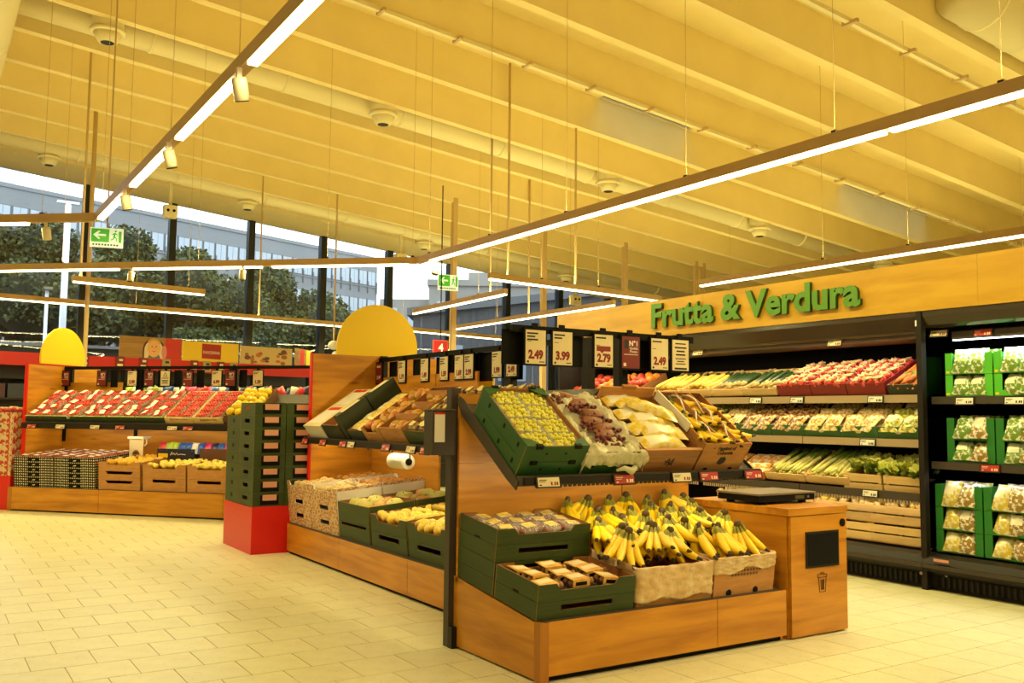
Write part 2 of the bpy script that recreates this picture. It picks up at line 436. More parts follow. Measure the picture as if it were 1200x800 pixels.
# ------------------------------------------------------------------ lighting
def linear_light(p0, p1, label, segs=None, wires=(), rods=(), power=LINE_W, hide_ends=False, w=.032, z=3.2):
    a = Vector((p0[0], p0[1], z)); b = Vector((p1[0], p1[1], z)); L = (b - a).length
    ang = math.atan2(b.y - a.y, b.x - a.x)
    t = thing('linear_light', label, 'ceiling light', Matrix.Translation(a) @ Matrix.Rotation(ang, 4, 'Z'), 'suspended linear lights')
    part(t, 'housing', (0, -w, .0), (L, w, .085), HOUS)
    for s0, s1 in (segs or [(0.02, L - .02)]):
        part(t, 'diffuser', (s0, -w + .004, -.022), (s1, w - .004, -.001), LED)
        if power:
            ld = bpy.data.lights.new('linear_lamp', 'AREA'); ld.shape = 'RECTANGLE'; ld.size = s1 - s0; ld.size_y = w * 2 - .012
            ld.energy = power * (s1 - s0); ld.color = WARM
            lo = bpy.data.objects.new('linear_lamp', ld); COL.objects.link(lo); lo.parent = t
            lo.matrix_basis = T((s0 + s1) / 2, 0, -.026)
            lu = ld.copy(); lu.energy = ld.energy * UP; lu.size_y = .03
            lo = bpy.data.objects.new('added_uplamp', lu); COL.objects.link(lo); lo.parent = t  # upward fill added over the closed housing to brighten the ceiling
            lo.matrix_basis = T((s0 + s1) / 2, 0, .09) @ Rx(180)
    R = Matrix.Rotation(-ang, 4, 'Z')
    def hang(dist, r, nm, m, top=.56):
        q = a + (b - a) * (dist / L)
        ob(nm, MB().tube([(dist, 0, .08), (dist, 0, roof(q.x) + top - z)], r, 6).mesh(nm, m, True), I4, t)
        if nm == 'suspension_wire': part(t, 'wire_clip', (dist - .02, -.015, .083), (dist + .02, .015, .105), DARK)
    for d in wires: hang(d, .0028, 'suspension_wire', HOUS)
    for d in rods: hang(d, .018, 'suspension_rod', HOUS)
    return t
# light over the left aisle
linear_light((1.48, 10.13), (1.47, -2.5), 'long linear ceiling light with spotlights over the left aisle', [(.19, 1.37), (1.82, 3.12), (3.47, 4.83), (5.16, 6.5), (9.7, 12.4)], (.25, 1.6, 3.2, 4.9, 6.6, 8.8), power=LINE_W * .60)
linear_light((1.47, 10.16), (-2.6, 13.6), 'diagonal linear light joined to the far end of the left aisle light', [(.75, 5.2)], (.6, 2.4, 4.2))
linear_light((5.36, 10.58), (5.42, -2.8), 'long linear ceiling light running to the right over the end display', [(.35, 6.8), (6.85, 13.2)], (.3, 1.75, 3.2, 4.9, 6.4, 7.6, 9.5, 11.5))
linear_light((5.34, 10.6), (-1.2, 16.45), 'diagonal linear light joined to the far end of the middle light', [(.1, 1.95), (2.1, 3.95), (4.15, 8.7)], (.05, 1.2, 3.0, 5.0, 6.5, 8.0))
linear_light((9.62, 9.88), (9.66, -2.5), 'linear ceiling light above the wooden fascia at the right', [(.03, 6), (6.05, 12.3)], (2.2, 3.4, 4.9, 6.6, 8.5))
linear_light((7.97, 15.9), (7.84, 12.38), 'short linear light held by a rod left of the far exit sign', None, (2.6,), (3.0,))
linear_light((10.19, 18.4), (10.13, 12.48), 'straight linear light ending against the wooden fascia corner', None, (2.0, 4.6), (3.2,))
linear_light((6.75, 11.12), (10.4, 11.6), 'linear light sloping down to the fascia lettering top', None, (1.0, 2.2), (.35, 1.7))
linear_light((1.89, 15.07), (3.93, 15.47), 'short linear light in front of the left windows', None, (1.8,), (.12,))
linear_light((-1.5, 17.75), (7.9, 19.2), 'long linear light low in front of the left windows', None, (1, 5), (7.5,))
linear_light((8.4, 19.0), (13.4, 20.15), 'linear light low in front of the windows behind price signs', None, (1, 4), ())
linear_light((14, 15.5), (14, 2), 'linear light behind the refrigerated wall', None, (2, 8))

spot = Proto('track_spotlight', 'spotlight')
spot.p('bracket', MB().box((-.014, -.014, -.03), (.014, .014, .098)).mesh('bracket', SPOTM))
spot.p('lamp_body', MB().lathe([(.036, -.13), (.043, -.125), (.043, -.012), (.034, 0)], 16).mesh('lamp_body', SPOTM, True), Rx(0))
spot.p('lens_ring', MB().lathe([(.039, -.134), (.039, -.129)], 16).mesh('lens_ring', DARK))
def track_spot(x, y, aim, label, power=SPOT_W, ang=62):
    d = (Vector(aim) - Vector((x, y, 3.1))).normalized()
    q = Vector((0, 0, -1)).rotation_difference(d).to_matrix().to_4x4()
    half = Vector((0, 0, -1)).rotation_difference((d + Vector((0, 0, -1.2))).normalized()).to_matrix().to_4x4()
    s = spot.spawn(T(x, y, 3.10) @ T(0, 0, 0), label, 'spotlights on the lighting track')
    for c in s.children:
        if c.name.startswith(('lamp_body', 'lens_ring')): c.matrix_basis = T(0, 0, .045) @ half
    if power:
        ld = bpy.data.lights.new('spot_lamp', 'SPOT'); ld.energy = power; ld.color = (1, .70, .30); ld.spot_size = math.radians(ang); ld.spot_blend = .7; ld.shadow_soft_size = .04
        lo = bpy.data.objects.new('spot_lamp', ld); COL.objects.link(lo); lo.parent = s
        lo.matrix_basis = half @ T(0, 0, -.14) @ half.inverted() @ Vector((0, 0, -1)).rotation_difference(d).to_matrix().to_4x4()
    return s
track_spot(1.44, 5.1, (3.2, 6.8, .6), 'cylindrical white spotlight on the left aisle light, nearest of three')
track_spot(1.44, 6.83, (3.3, 7.4, .6), 'cylindrical white spotlight on the left aisle light, middle of three')
track_spot(1.45, 8.5, (2.7, 9.0, .9), 'cylindrical white spotlight on the left aisle light, farthest of three')
track_spot(1.05, 10.5, (2.2, 12.8, .8), 'boxy spotlight under the diagonal light beside the exit sign')
track_spot(2.38, 13.2, (1.9, 13.1, 1.2), 'small spotlight on the diagonal light before the leftmost windows', 60)
track_spot(3.56, 12.12, (3.4, 12.2, 1.1), 'small spotlight on the diagonal light before the gridded facade', 60)
track_spot(5.43, 10.2, (4.0, 10.0, 1.0), 'small spotlight where the middle light meets the diagonal one', 60)
track_spot(5.42, 2.6, (3.6, 4.0, .6), 'spotlight on the middle light to the right of the end display', 100)
track_spot(1.44, 2.2, (3.3, 4.1, .7), 'spotlight on the left aisle light aimed at the end display', 90)
def shelf_lamp(parent, x0, x1, y, z, watts, tilt):
    st = part(parent, 'led_strip', (x0, y - .012, z), (x1, y + .012, z + .008), LED)
    ld = bpy.data.lights.new('shelf_lamp', 'AREA'); ld.shape = 'RECTANGLE'; ld.size = x1 - x0; ld.size_y = .02; ld.energy = watts; ld.color = (1, .80, .40)
    lo = bpy.data.objects.new('shelf_lamp', ld); COL.objects.link(lo); lo.parent = parent
    lo.matrix_basis = T((x0 + x1) / 2, y, z - .006) @ Rx(tilt)

# ------------------------------------------------------------------ generic product carriers
def panel(w, h, t, cols, notch=None, hole=None, slots=()):
    """upright card in xz (x centred), outer face at y=-t/2 in cols[0], inner face in cols[1]"""
    m = MB()
    if notch:
        a, b, z, sl = notch
        poly = [(-w/2, 0), (w/2, 0), (w/2, h), (b + sl, h), (b, z), (a, z), (a - sl, h), (-w/2, h)]
        # split into three convex pieces
        for q in ([(-w/2, 0), (w/2, 0), (w/2, z), (-w/2, z)], [(-w/2, z), (a, z), (a - sl, h), (-w/2, h)], [(b, z), (w/2, z), (w/2, h), (b + sl, h)]):
            m.prism(q, 'y', -t/2, 0, 0); m.prism(q, 'y', 0, t/2, 1)
    elif hole:
        a, b, z0, z1 = hole
        for q in ([(-w/2, 0), (w/2, 0), (w/2, z0), (-w/2, z0)], [(-w/2, z1), (w/2, z1), (w/2, h), (-w/2, h)], [(-w/2, z0), (a, z0), (a, z1), (-w/2, z1)], [(b, z0), (w/2, z0), (w/2, z1), (b, z1)]):
            m.prism(q, 'y', -t/2, 0, 0); m.prism(q, 'y', 0, t/2, 1)
    else:
        q = [(-w/2, 0), (w/2, 0), (w/2, h), (-w/2, h)]
        m.prism(q, 'y', -t/2, 0, 0); m.prism(q, 'y', 0, t/2, 1)
    for x, z, sw, sh in slots: m.box((x - sw/2, -t/2 - .0015, z - sh/2), (x + sw/2, -t/2 + .0005, z + sh/2), 2)
    return m.mesh('panel', [cols[0], cols[1], BLACK])
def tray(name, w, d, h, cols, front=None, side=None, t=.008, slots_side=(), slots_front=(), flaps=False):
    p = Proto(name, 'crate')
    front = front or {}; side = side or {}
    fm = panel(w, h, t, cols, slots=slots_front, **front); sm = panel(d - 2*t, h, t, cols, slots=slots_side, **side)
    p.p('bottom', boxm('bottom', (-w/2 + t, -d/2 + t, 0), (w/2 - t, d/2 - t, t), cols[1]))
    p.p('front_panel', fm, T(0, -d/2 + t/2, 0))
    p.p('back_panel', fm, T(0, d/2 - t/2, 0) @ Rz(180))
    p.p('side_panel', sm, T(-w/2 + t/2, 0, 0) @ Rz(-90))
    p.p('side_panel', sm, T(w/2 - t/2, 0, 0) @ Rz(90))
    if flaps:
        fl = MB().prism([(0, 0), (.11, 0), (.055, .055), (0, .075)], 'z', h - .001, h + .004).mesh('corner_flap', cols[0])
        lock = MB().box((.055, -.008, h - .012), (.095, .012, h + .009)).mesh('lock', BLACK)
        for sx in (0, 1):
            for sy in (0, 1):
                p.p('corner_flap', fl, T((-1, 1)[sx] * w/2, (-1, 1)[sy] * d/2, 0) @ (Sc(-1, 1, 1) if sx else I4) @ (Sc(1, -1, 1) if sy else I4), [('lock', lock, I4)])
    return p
def slat_crate(name, w, d, h, m, rows=2, gap=.012):
    p = Proto(name, 'crate')
    sh = (h - .012 - gap * (rows - 1)) / rows
    fs = boxm('slat', (-w/2, -.005, 0), (w/2, .005, sh), m); ss = boxm('slat', (-d/2 + .012, -.005, 0), (d/2 - .012, .005, sh), m)
    for k in range(rows):
        z = .012 + k * (sh + gap)
        p.p('slat', fs, T(0, -d/2 + .005, z)); p.p('slat', fs, T(0, d/2 - .005, z))
        p.p('slat', ss, T(-w/2 + .005, 0, z) @ Rz(90)); p.p('slat', ss, T(w/2 - .005, 0, z) @ Rz(90))
    ps = boxm('corner_post', (-.015, -.015, 0), (.015, .015, h + .012), m)
    for sx in (-1, 1):
        for sy in (-1, 1): p.p('corner_post', ps, T(sx * (w/2 - .026), sy * (d/2 - .026), 0))
    p.p('bottom', boxm('bottom', (-w/2 + .01, -d/2 + .01, .0), (w/2 - .01, d/2 - .01, .012), m))
    return p

def fruit_mesh(name, m, r=1.0, sx=1.0, sz=0.92, stem=None, n=10, k=7, taper=0.0):
    b = MB(); prof = []
    for i in range(k + 1):
        a = math.pi * i / k; rr = max(.04, math.sin(a)) * r * (1 - taper * (1 - math.cos(a)) / 2); z = -math.cos(a) * r * sz
        if i == k: z -= .10 * r
        prof.append((rr, z))
    b.lathe(prof, n, 0, Sc(sx, 1, 1))
    if stem: b.tube([(0, 0, r * sz * .8), (r * .05, 0, r * sz * 1.12)], r * .06, 5, 1)
    return b.mesh(name, [m, stem or m], True)
def stick_mesh(name, L, r, mats, bands, n=8, bend=0.0, tip=.5, base=.8):
    """long vegetable along +y, centred; bands = material index per segment"""
    k = len(bands); pts = []; rad = []
    for i in range(k + 1):
        f = i / k; pts.append((bend * math.sin(math.pi * f), (f - .5) * L, 0))
        rad.append(r * (base if i == 0 else tip if i == k else 1.0))
    return MB().tube(pts, rad, n, 0, None, bands).mesh(name, mats, True)
def pillow_mesh(name, w, d, h, m, seed, mlabel=None, n=7):
    """bag lying flat in xy, puffed in z, crimped at both y ends"""
    r = random.Random(seed); b = MB(); g = [[None]*(n+1) for _ in range(n+1)]; g2 = [[None]*(n+1) for _ in range(n+1)]
    vs = []; fs = []
    for side in (1, -1):
        for j in range(n + 1):
            for i in range(n + 1):
                u = i / n * 2 - 1; v = j / n * 2 - 1
                e = max(0, (1 - abs(u) ** 2.6)) ** .5 * max(0, (1 - abs(v) ** 2.2)) ** .6
                z = h / 2 * e * side + (r.uniform(-.12, .12) * h * e)
                (g if side > 0 else g2)[j][i] = len(vs)
                vs.append((u * w / 2 * (1 - .06 * (1 - abs(v))), v * d / 2, z + h / 2))
    mi = []
    for gg, fl in ((g, 0), (g2, 1)):
        for j in range(n):
            for i in range(n):
                q = (gg[j][i], gg[j][i+1], gg[j+1][i+1], gg[j+1][i])
                fs.append(q[::-1] if fl else q)
                mi.append(1 if (mlabel and not fl and 1 <= i < n - 2 and n // 2 <= j < n - 1) else 0)
    b.v = vs; b.f = fs; b.m = mi
    return b.mesh(name, [m, mlabel or m], True)
def jit(a): return rnd.uniform(-a, a)
def fill(M, protos, nx, ny, w, d, z, label, group, cat=None, rise=0.0, js=.15, rot=20, tilt=6, name=None):
    """nx x ny things laid on the rectangle w x d centred in frame M, resting at height z"""
    for j in range(ny):
        for i in range(nx):
            x = (i + .5) / nx * w - w/2 + jit(js * w / nx * .5); y = (j + .5) / ny * d - d/2 + jit(js * d / ny * .5)
            pr = protos[rnd.randrange(len(protos))]
            P = M @ T(x, y, z + rise * (j + .5) / ny) @ Rz(jit(rot)) @ Rx(jit(tilt)) @ Ry(jit(tilt))
            if isinstance(pr, Proto): pr.spawn(P, label, group)
            else: ob(name or pr.name, pr, P, label=label, cat=cat, group=group)

# shelf-edge labels and hanging price signs
lab_c = Proto('shelf_label', 'label')
def shelf_label_proto(face, ink, ink2):
    p = Proto('shelf_label', 'label')
    p.p('frame', boxm('frame', (-.075, -.008, -.03), (.075, .0, .03), DARK))
    p.p('paper', boxm('paper', (-.066, -.0095, -.023), (.066, -.0082, .023), face))
    p.p('print', MB().box((-.058, -.0105, .008), (-.012, -.0097, .012)).box((-.058, -.0105, .000), (-.02, -.0097, .003)).box((-.058, -.0105, -.018), (-.045, -.0097, -.012)).mesh('print', ink))
    p.p('price_print', MB().box((.012, -.0105, -.017), (.022, -.0097, .0)).box((.026, -.0105, -.018), (.029, -.0097, -.015)).box((.033, -.0105, -.017), (.043, -.0097, .0)).box((.047, -.0105, -.017), (.057, -.0097, .0)).mesh('price_print', ink2))
    return p
LBL_W = shelf_label_proto(CREAM, BLACKINK, REDINK)
LBL_R = shelf_label_proto(mat('label_red', (0.40, .02, .015), .5), CREAM, CREAM)
LBL_P = shelf_label_proto(WHITE, BLACKINK, BLACKINK)
SIGNFR = boxm('frame', (-.078, -.008, -.11), (.078, .008, .105), BLACK)
SIGNPA = boxm('paper', (-.069, -.0105, -.10), (.069, -.0085, .094), CREAM)
SIGNRD = boxm('paper', (-.069, -.0105, -.10), (.069, -.0085, .094), mat('sign_red', (.17, .006, .010), .5))
CLIP = boxm('clip', (-.02, -.004, .10), (.02, .006, .135), BLACK)
def price_sign(M, price, lines, label, group, kind='price', rail=None):
    s = thing('price_sign', label, 'price sign', M, group)
    ob('frame', SIGNFR, I4, s); ob('clip', CLIP, I4, s)
    ob('paper', SIGNPA if kind != 'red' else SIGNRD, I4, s)
    m = MB()
    if kind == 'red':
        ob('emblem', MB().box((-.052, -.0118, .02), (-.022, -.0106, .075)).mesh('emblem', BLACKINK), I4, s)
        text(s, 'N°1', .044, T(.022, -.011, .038), WHITE, 'print_text', offset=.001)
        text(s, 'Qualità', .022, T(.022, -.011, .016), WHITE, 'print_text')
        text(s, 'Prezzo', .022, T(.022, -.011, -.004), WHITE, 'print_text')
        ob('print', MB().box((-.055, -.0118, -.018), (.055, -.0106, -.014)).box((-.058, -.0118, -.088), (-.038, -.0106, -.068)).mesh('print', CREAM), I4, s)
    elif kind == 'note':
        for k, (z, h, ww) in enumerate(((.07, .008, .044), (.045, .010, .05), (.022, .010, .035), (.0, .010, .04), (-.025, .006, .045), (-.042, .006, .03), (-.058, .006, .042), (-.088, .012, .052))):
            m.box((-ww, -.0118, z - h/2), (ww, -.0106, z + h/2))
        ob('print', m.mesh('print', BLACKINK), I4, s)
    elif kind == 'warn':
        m.prism([(-.035, .02), (.035, .02), (0, .08)], 'y', -.0118, -.0106); 
        for z, ww in ((.0, .05), (-.03, .05), (-.045, .04), (-.065, .045)): m.box((-ww, -.0118, z - .006), (ww, -.0106, z + .004))
        ob('print', m.mesh('print', BLACKINK), I4, s)
        ob('emblem', MB().prism([(-.022, .027), (.022, .027), (0, .066)], 'y', -.0124, -.0119).mesh('emblem', CREAM), I4, s)
    else:
        for k in range(lines): m.box((-.06, -.0118, .07 - k * .018), (-.06 + .075 - .02 * (k % 2), -.0106, .079 - k * .018))
        m.box((-.06, -.0118, -.094), (-.047, -.0106, -.082)).box((.025, -.0118, -.090), (.06, -.0106, -.085)).box((-.06, -.0118, .028), (-.03, -.0106, .031))
        ob('print', m.mesh('print', BLACKINK), I4, s)
        if kind == 'band': ob('price_band', MB().box((-.055, -.012, -.005), (.05, -.0106, .025)).prism([(-.03, -.005), (0, -.005), (-.015, -.018)], 'y', -.012, -.0106).mesh('price_band', REDINK), I4, s)
        text(s, price, .066 if kind != 'small' else .058, T(.0, -.011, -.068), REDINK, 'price_text', offset=.0036, sx=.88)
    return s
def rail(M, x0, x1, y, z, label, posts):
    t = thing('sign_rail', label, 'rail', M)
    part(t, 'bar', (x0, y - .015, z), (x1, y + .015, z + .04), BLACK)
    for px_, z0 in posts: part(t, 'post', (px_ - .02, y + .018, z0), (px_ + .02, y + .05, z + .04), BLACK)
    return t

# ------------------------------------------------------------------ end display (nearest, with the bananas)
D = thing('end_display', 'nearest wooden produce display with a low plinth, back panel and sloping shelf', 'display stand', FD)
part(D, 'kick_plate', (.03, .03, 0), (1.70, .06, .05), BLACK)
ob('side_panel', MB().prism([(.05, .012), (.84, .012), (.84, .385), (.06, .282), (.05, .282)], 'x', .0, .03).mesh('side_panel', WY), I4, D)
part(D, 'corner_post', (0, -.004, .005), (.05, .05, .284), EDGE)
part(D, 'front_panel', (.053, 0, .03), (1.168, .02, .285), WX)
part(D, 'front_panel', (1.172, 0, .03), (1.72, .02, .285), WX)
ob('side_panel', MB().prism([(.03, .0), (.84, .0), (.84, .385), (.03, .282)], 'x', 1.70, 1.72).mesh('side_panel', WY), I4, D)
PT = T(0, .03, .288) @ Rx(7.3)
part(D, 'plinth_deck', (.03, -.03, -.006), (1.71, .82, .0), GREY, PT)
part(D, 'back_panel', (.0, .80, .36), (1.158, .82, 1.0), WX)
part(D, 'back_panel', (1.166, .80, .36), (1.72, .82, 1.0), WX)
part(D, 'back_panel', (.0, .80, 1.003), (1.72, .82, 1.39), WX)
part(D, 'post', (-.03, .845, 0.0), (.03, .90, 1.42), GREY)
part(D, 'foot_bracket', (-.032, .80, 0), (.035, .845, .115), DARK)
part(D, 'post', (1.155, .82, .0), (1.20, .88, 1.79), DARK)
part(D, 'post', (1.69, .82, .0), (1.735, .88, 1.42), DARK)
ST = T(0, .235, .955) @ Rx(35)
sh = ob('shelf', boxm('shelf', (.0, -.01, -.02), (1.71, .66, -.001), GREY), ST, D)
for x in (-.006, 1.706): ob('shelf_bracket', MB().prism([(-.05, -.035), (.05, -.045), (.62, -.05), (.70, -.02), (.70, .02), (.66, .03), (-.04, .012)], 'x', x, x + .008).mesh('shelf_bracket', GREY), I4, sh)
part(D, 'shelf_edge', (.0, .185, .918), (1.72, .225, .968), GREY)
part(D, 'price_channel', (.02, .175, .925), (1.71, .185, .960), DARK)
for i in range(54): pass
ob('shelf_teeth', (lambda m: ([m.box((.1 + i * .03, .19, .908), (.115 + i * .03, .2, .918)) for i in range(53)], m)[1])(MB()).mesh('shelf_teeth', GREY), I4, D, kind='stuff')
for x, pr, lab in ((.16, LBL_W, 'cream shelf label below the green grapes'), (.655, LBL_R, 'red shelf label below the plastic-lined grape crate'), (1.07, LBL_W, 'cream shelf label below the wood-look carton'),
                   (1.28, LBL_R, 'red shelf label below the kraft carton'), (1.64, LBL_R, 'red shelf label at the right end of the shelf above the scale')):
    pr.spawn(FD @ T(x, .172, .935) @ Rx(-12), lab)

rail(FD, .27, 1.66, .70, 1.745, 'black sign rail above the end display', ((1.12, 1.25),))
for x, price, kind, lines, lab in ((.415, '2.49', 'price', 3, 'cream price sign 2.49, foremost and leftmost on the end display rail'), (.605, '3.99', 'price', 2, 'cream price sign 3.99 on the end display rail'),
        (.91, '2.79', 'band', 1, 'cream price sign 2.79 with a red band'), (1.12, '', 'red', 0, 'dark red N°1 sign on the end display rail'), (1.355, '2.49', 'price', 1, 'cream price sign 2.49 right of the red sign'), (1.53, '', 'note', 0, 'cream notice sign full of black lines at the right rail end')):
    price_sign(FD @ T(x, .675, 1.665), price, lines, lab, 'signs on the end display rail', kind)
for x in (.30, .72, 1.24):
    ob('price_sign', boxm('price_sign', (-.075, -.004, -.1), (.075, .004, .1), BLACK), FD @ T(x, .73, 1.66), label={.30: 'black sign back at the left end of the end display rail', .72: 'black sign back right of the 3.99 sign', 1.24: 'black sign back right of the red sign on the end display'}[x], cat='price sign')

shelf_lamp(D, .06, 1.66, .30, .955, 5.0, 32)

# waste bin cabinet with scale
B = thing('bin_cabinet', 'wooden waste bin cabinet with black flap and bin symbol', 'cabinet', FD @ T(1.74, 0, 0))
part(B, 'body', (0, .012, .0), (.51, .80, .70), WY)
part(B, 'worktop', (-.01, -.012, .703), (.52, .81, .745), WX)
dr = part(B, 'door', (.012, -.012, .012), (.508, .010, .698), WX)
part(dr, 'flap_frame', (.135, -.018, .395), (.43, -.0125, .605), DARK)
part(dr, 'flap', (.148, -.021, .408), (.417, -.0185, .592), BLACK)
ob('lock', MB().lathe([(.024, 0), (.024, .006)], 20).mesh('lock', BLACK), T(.468, -.0125, .645) @ Rx(90), dr)
ic = MB()
def line2(m, a, b, w=.0028, y0=-.0145, y1=-.0125):
    ax, az = a; bx, bz = b; L = math.hypot(bx - ax, bz - az); nx, nz = -(bz - az) / L * w / 2, (bx - ax) / L * w / 2
    m.prism([(ax + nx, az + nz), (bx + nx, bz + nz), (bx - nx, bz - nz), (ax - nx, az - nz)], 'y', y0, y1)
cx = .28
for a, b in (((-.04, .335), (.04, .335)), ((-.04, .352), (.04, .352)), ((-.04, .335), (-.04, .352)), ((.04, .335), (.04, .352)), ((-.012, .352), (-.012, .364)), ((.012, .352), (.012, .364)), ((-.012, .364), (.012, .364)),
             ((-.034, .333), (-.026, .25)), ((.034, .333), (.026, .25)), ((-.026, .25), (.026, .25)), ((-.014, .322), (-.011, .262)), ((.014, .322), (.011, .262)), ((-.004, .322), (-.003, .262)), ((.006, .322), (.005, .262))):
    line2(ic, (cx + a[0], a[1]), (cx + b[0], b[1]))
ob('bin_symbol', ic.mesh('bin_symbol', BLACKINK), I4, dr)
scl = thing('scale', 'black weighing scale with steel plate on the bin cabinet', 'scale', FD @ T(1.745, .22, .745))
part(scl, 'body', (.0, 0, .018), (.50, .34, .055), BLACK)
part(scl, 'plate', (-.01, -.005, .058), (.51, .345, .068), STEEL)
part(scl, 'display', (.32, -.003, .028), (.40, 0, .048), mat('lcd', (.10, .09, .05), .2))
part(scl, 'button', (.43, -.004, .032), (.447, 0, .046), STEEL)
for x in (.05, .42):
    for y in (.03, .28): part(scl, 'foot', (x, y, 0), (x + .035, y + .035, .018), BLACK)

# ---- crates on the sloping shelf of the end display
S1 = FD @ ST
GC = [GREENCARD, KRAFTIN]
GR3 = [mat('grape_crate_green', (.012, .075, .014), .5), KRAFTIN]
grape_crate = tray('grape_crate', .39, .53, .095, GR3, slots_side=[(-.15, .055, .016, .026), (.03, .055, .016, .026), (.19, .055, .016, .026)], slots_front=[(-.06, .05, .012, .012), (.06, .05, .012, .012)], flaps=True)
grape_crate.spawn(S1 @ T(.20, .27, .0), 'green grape crate, lower of the two at the left end of the shelf')
grape_crate.spawn(S1 @ T(.20, .27, .098), 'green grape crate full of white grapes, upper of the two on the shelf')
GRAPE = mat('white_grape', (.60, .55, .03), .22, col2=(.72, .68, .12), scale=(60, 60, 60), spec=.7)
RGRAPE = mat('red_grape', (.10, .012, .018), .3, col2=(.18, .03, .03), scale=(40, 40, 40))
def jit_(a): return rnd.uniform(-a, a)
gm = MB()
for k in range(20): gm.ball((rnd.uniform(-.066, .066), rnd.uniform(-.044, .044), .022), .0135, 7, 5)
for i in range(6):
    for j in range(4):
        gm.ball((-.064 + i * .0256 + (j % 2) * .006 + jit_(.004), -.041 + j * .0273 + jit_(.004), .050 + jit_(.007)), .0142, 8, 6)
gp = Proto('grape_punnet', 'punnet')
tm = MB().box((-.082, -.058, 0), (.082, .058, .003))
for q in ((-.082, -.058, .082, -.056), (-.082, .056, .082, .058), (-.082, -.058, -.08, .058), (.08, -.058, .082, .058)): tm.box((q[0], q[1], 0), (q[2], q[3], .06))
gp.p('container', tm.mesh('container', CLEAR)); gp.p('grapes', gm.mesh('grapes', GRAPE, True), kind='stuff')
for i in range(2):
    for j in range(4):
        gp.spawn(S1 @ T(.20 + (-.088 + i * .176), .085 + j * .124, .118 + rnd.uniform(0, .008)) @ Rz(jit(4)), 'clear punnet of white grapes in the upper green crate', 'punnets of white grapes')
# plastic-lined crate with red grapes
lined = tray('lined_crate', .385, .53, .15, GR3, slots_front=[(-.13, .06, .03, .012), (.13, .06, .03, .012)])
lined.spawn(S1 @ T(.598, .27, 0), 'green crate under the plastic liner beside the white grapes')
def liner(w, d, h, inner, dip, seed, m, name, label, M, drop=.06, n=34, amp=.012, front_drop=None):
    """sheet over a box opening: hangs outside by drop, bulges over the rim, dips inside"""
    r = random.Random(seed); ph = [r.uniform(0, 6) for _ in range(8)]
    fd = front_drop if front_drop is not None else drop
    b = MB(); vs = []; fs = []
    for j in range(n + 1):
        for i in range(n + 1):
            u = i / n * 2 - 1; v = j / n * 2 - 1
            def ax(t, half, drp):
                s = abs(t); sg = 1 if t >= 0 else -1
                if s > .82: k = (s - .82) / .18; return sg * (half + .006 + .010 * k), -drp * k * 1.0
                k = s / .82; return sg * half * (k ** .8) , None
            x, zx = ax(u, w/2, drop); y, zy = ax(v, d/2, fd if v < 0 else .02)
            e = max(abs(x) / (w/2), abs(y) / (d/2))
            if zx is None and zy is None:
                rim = min(1, max(0, (e - inner) / (1 - inner)))
                z = -dip * (1 - rim ** 1.5) + .022 * math.sin(math.pi * min(1, rim)) 
            else:
                z = (zx or 0) + (zy or 0)
            nz = amp * (math.sin(9 * u + 3 * v + ph[0]) * .5 + math.sin(17 * v - 8 * u + ph[1]) * .4 + math.sin(31 * u + 13 * v + ph[2]) * .3 + math.sin(41 * v + 7 * u + ph[3]) * .25) + r.uniform(-.5, .5) * amp * .6
            if zx is None and zy is None: z += nz
            else:
                if zx is not None: x += abs(nz) * .6 * (1 if x > 0 else -1)
                if zy is not None: y += abs(nz) * .8 * (1 if y > 0 else -1)
                z += nz * .5
            vs.append((x, y, h + z))
    for j in range(n):
        for i in range(n): fs.append((j*(n+1)+i, j*(n+1)+i+1, (j+1)*(n+1)+i+1, (j+1)*(n+1)+i))
    b.v = vs; b.f = fs; b.m = [0] * len(fs)
    o = ob(name, b.mesh(name, m, True), M, label=label, cat='liner')
    md = o.modifiers.new('thickness', 'SOLIDIFY'); md.thickness = .0015
    return o
liner(.385, .53, .155, .38, .045, 3, LINER, 'plastic_liner', 'crumpled clear plastic liner spilling over the red grape crate', S1 @ T(.598, .27, 0), drop=.075, amp=.021, n=46)
rg = MB()
for k in range(46): rg.ball((rnd.gauss(0, .036), rnd.gauss(0, .026), .02 + .03 * rnd.random()), .012, 7, 5)
rgp = Proto('grape_bag', 'grapes')
rgp.p('grapes', rg.mesh('grapes', RGRAPE, True), kind='stuff')
rgp.p('paper_top', pillow_mesh('paper_top', .13, .06, .03, mat('brown_bag', (.22, .075, .03), .5), 5), T(0, .055, .03))
for k, (x, y) in enumerate(((-.06, .44), (.02, .38), (.045, .27), (.0, .20), (.06, .14), (.02, .08))):
    rgp.spawn(S1 @ T(.595 + x, y + .03, .115) @ Rz(jit(25)), 'bag of dark red grapes lying in the plastic-lined crate', 'bags of red grapes')
lp = ob('loose_plastic', MB().tube([(0, 0, 0), (.04, -.02, .012), (.09, -.015, -.006), (.13, 0, .012), (.15, .01, -.004)], [.008, .014, .02, .016, .006], 8).mesh('loose_plastic', LINER, True), FD @ T(.60, .165, .985), label='loose end of clear plastic hanging on the shelf edge', cat='plastic')
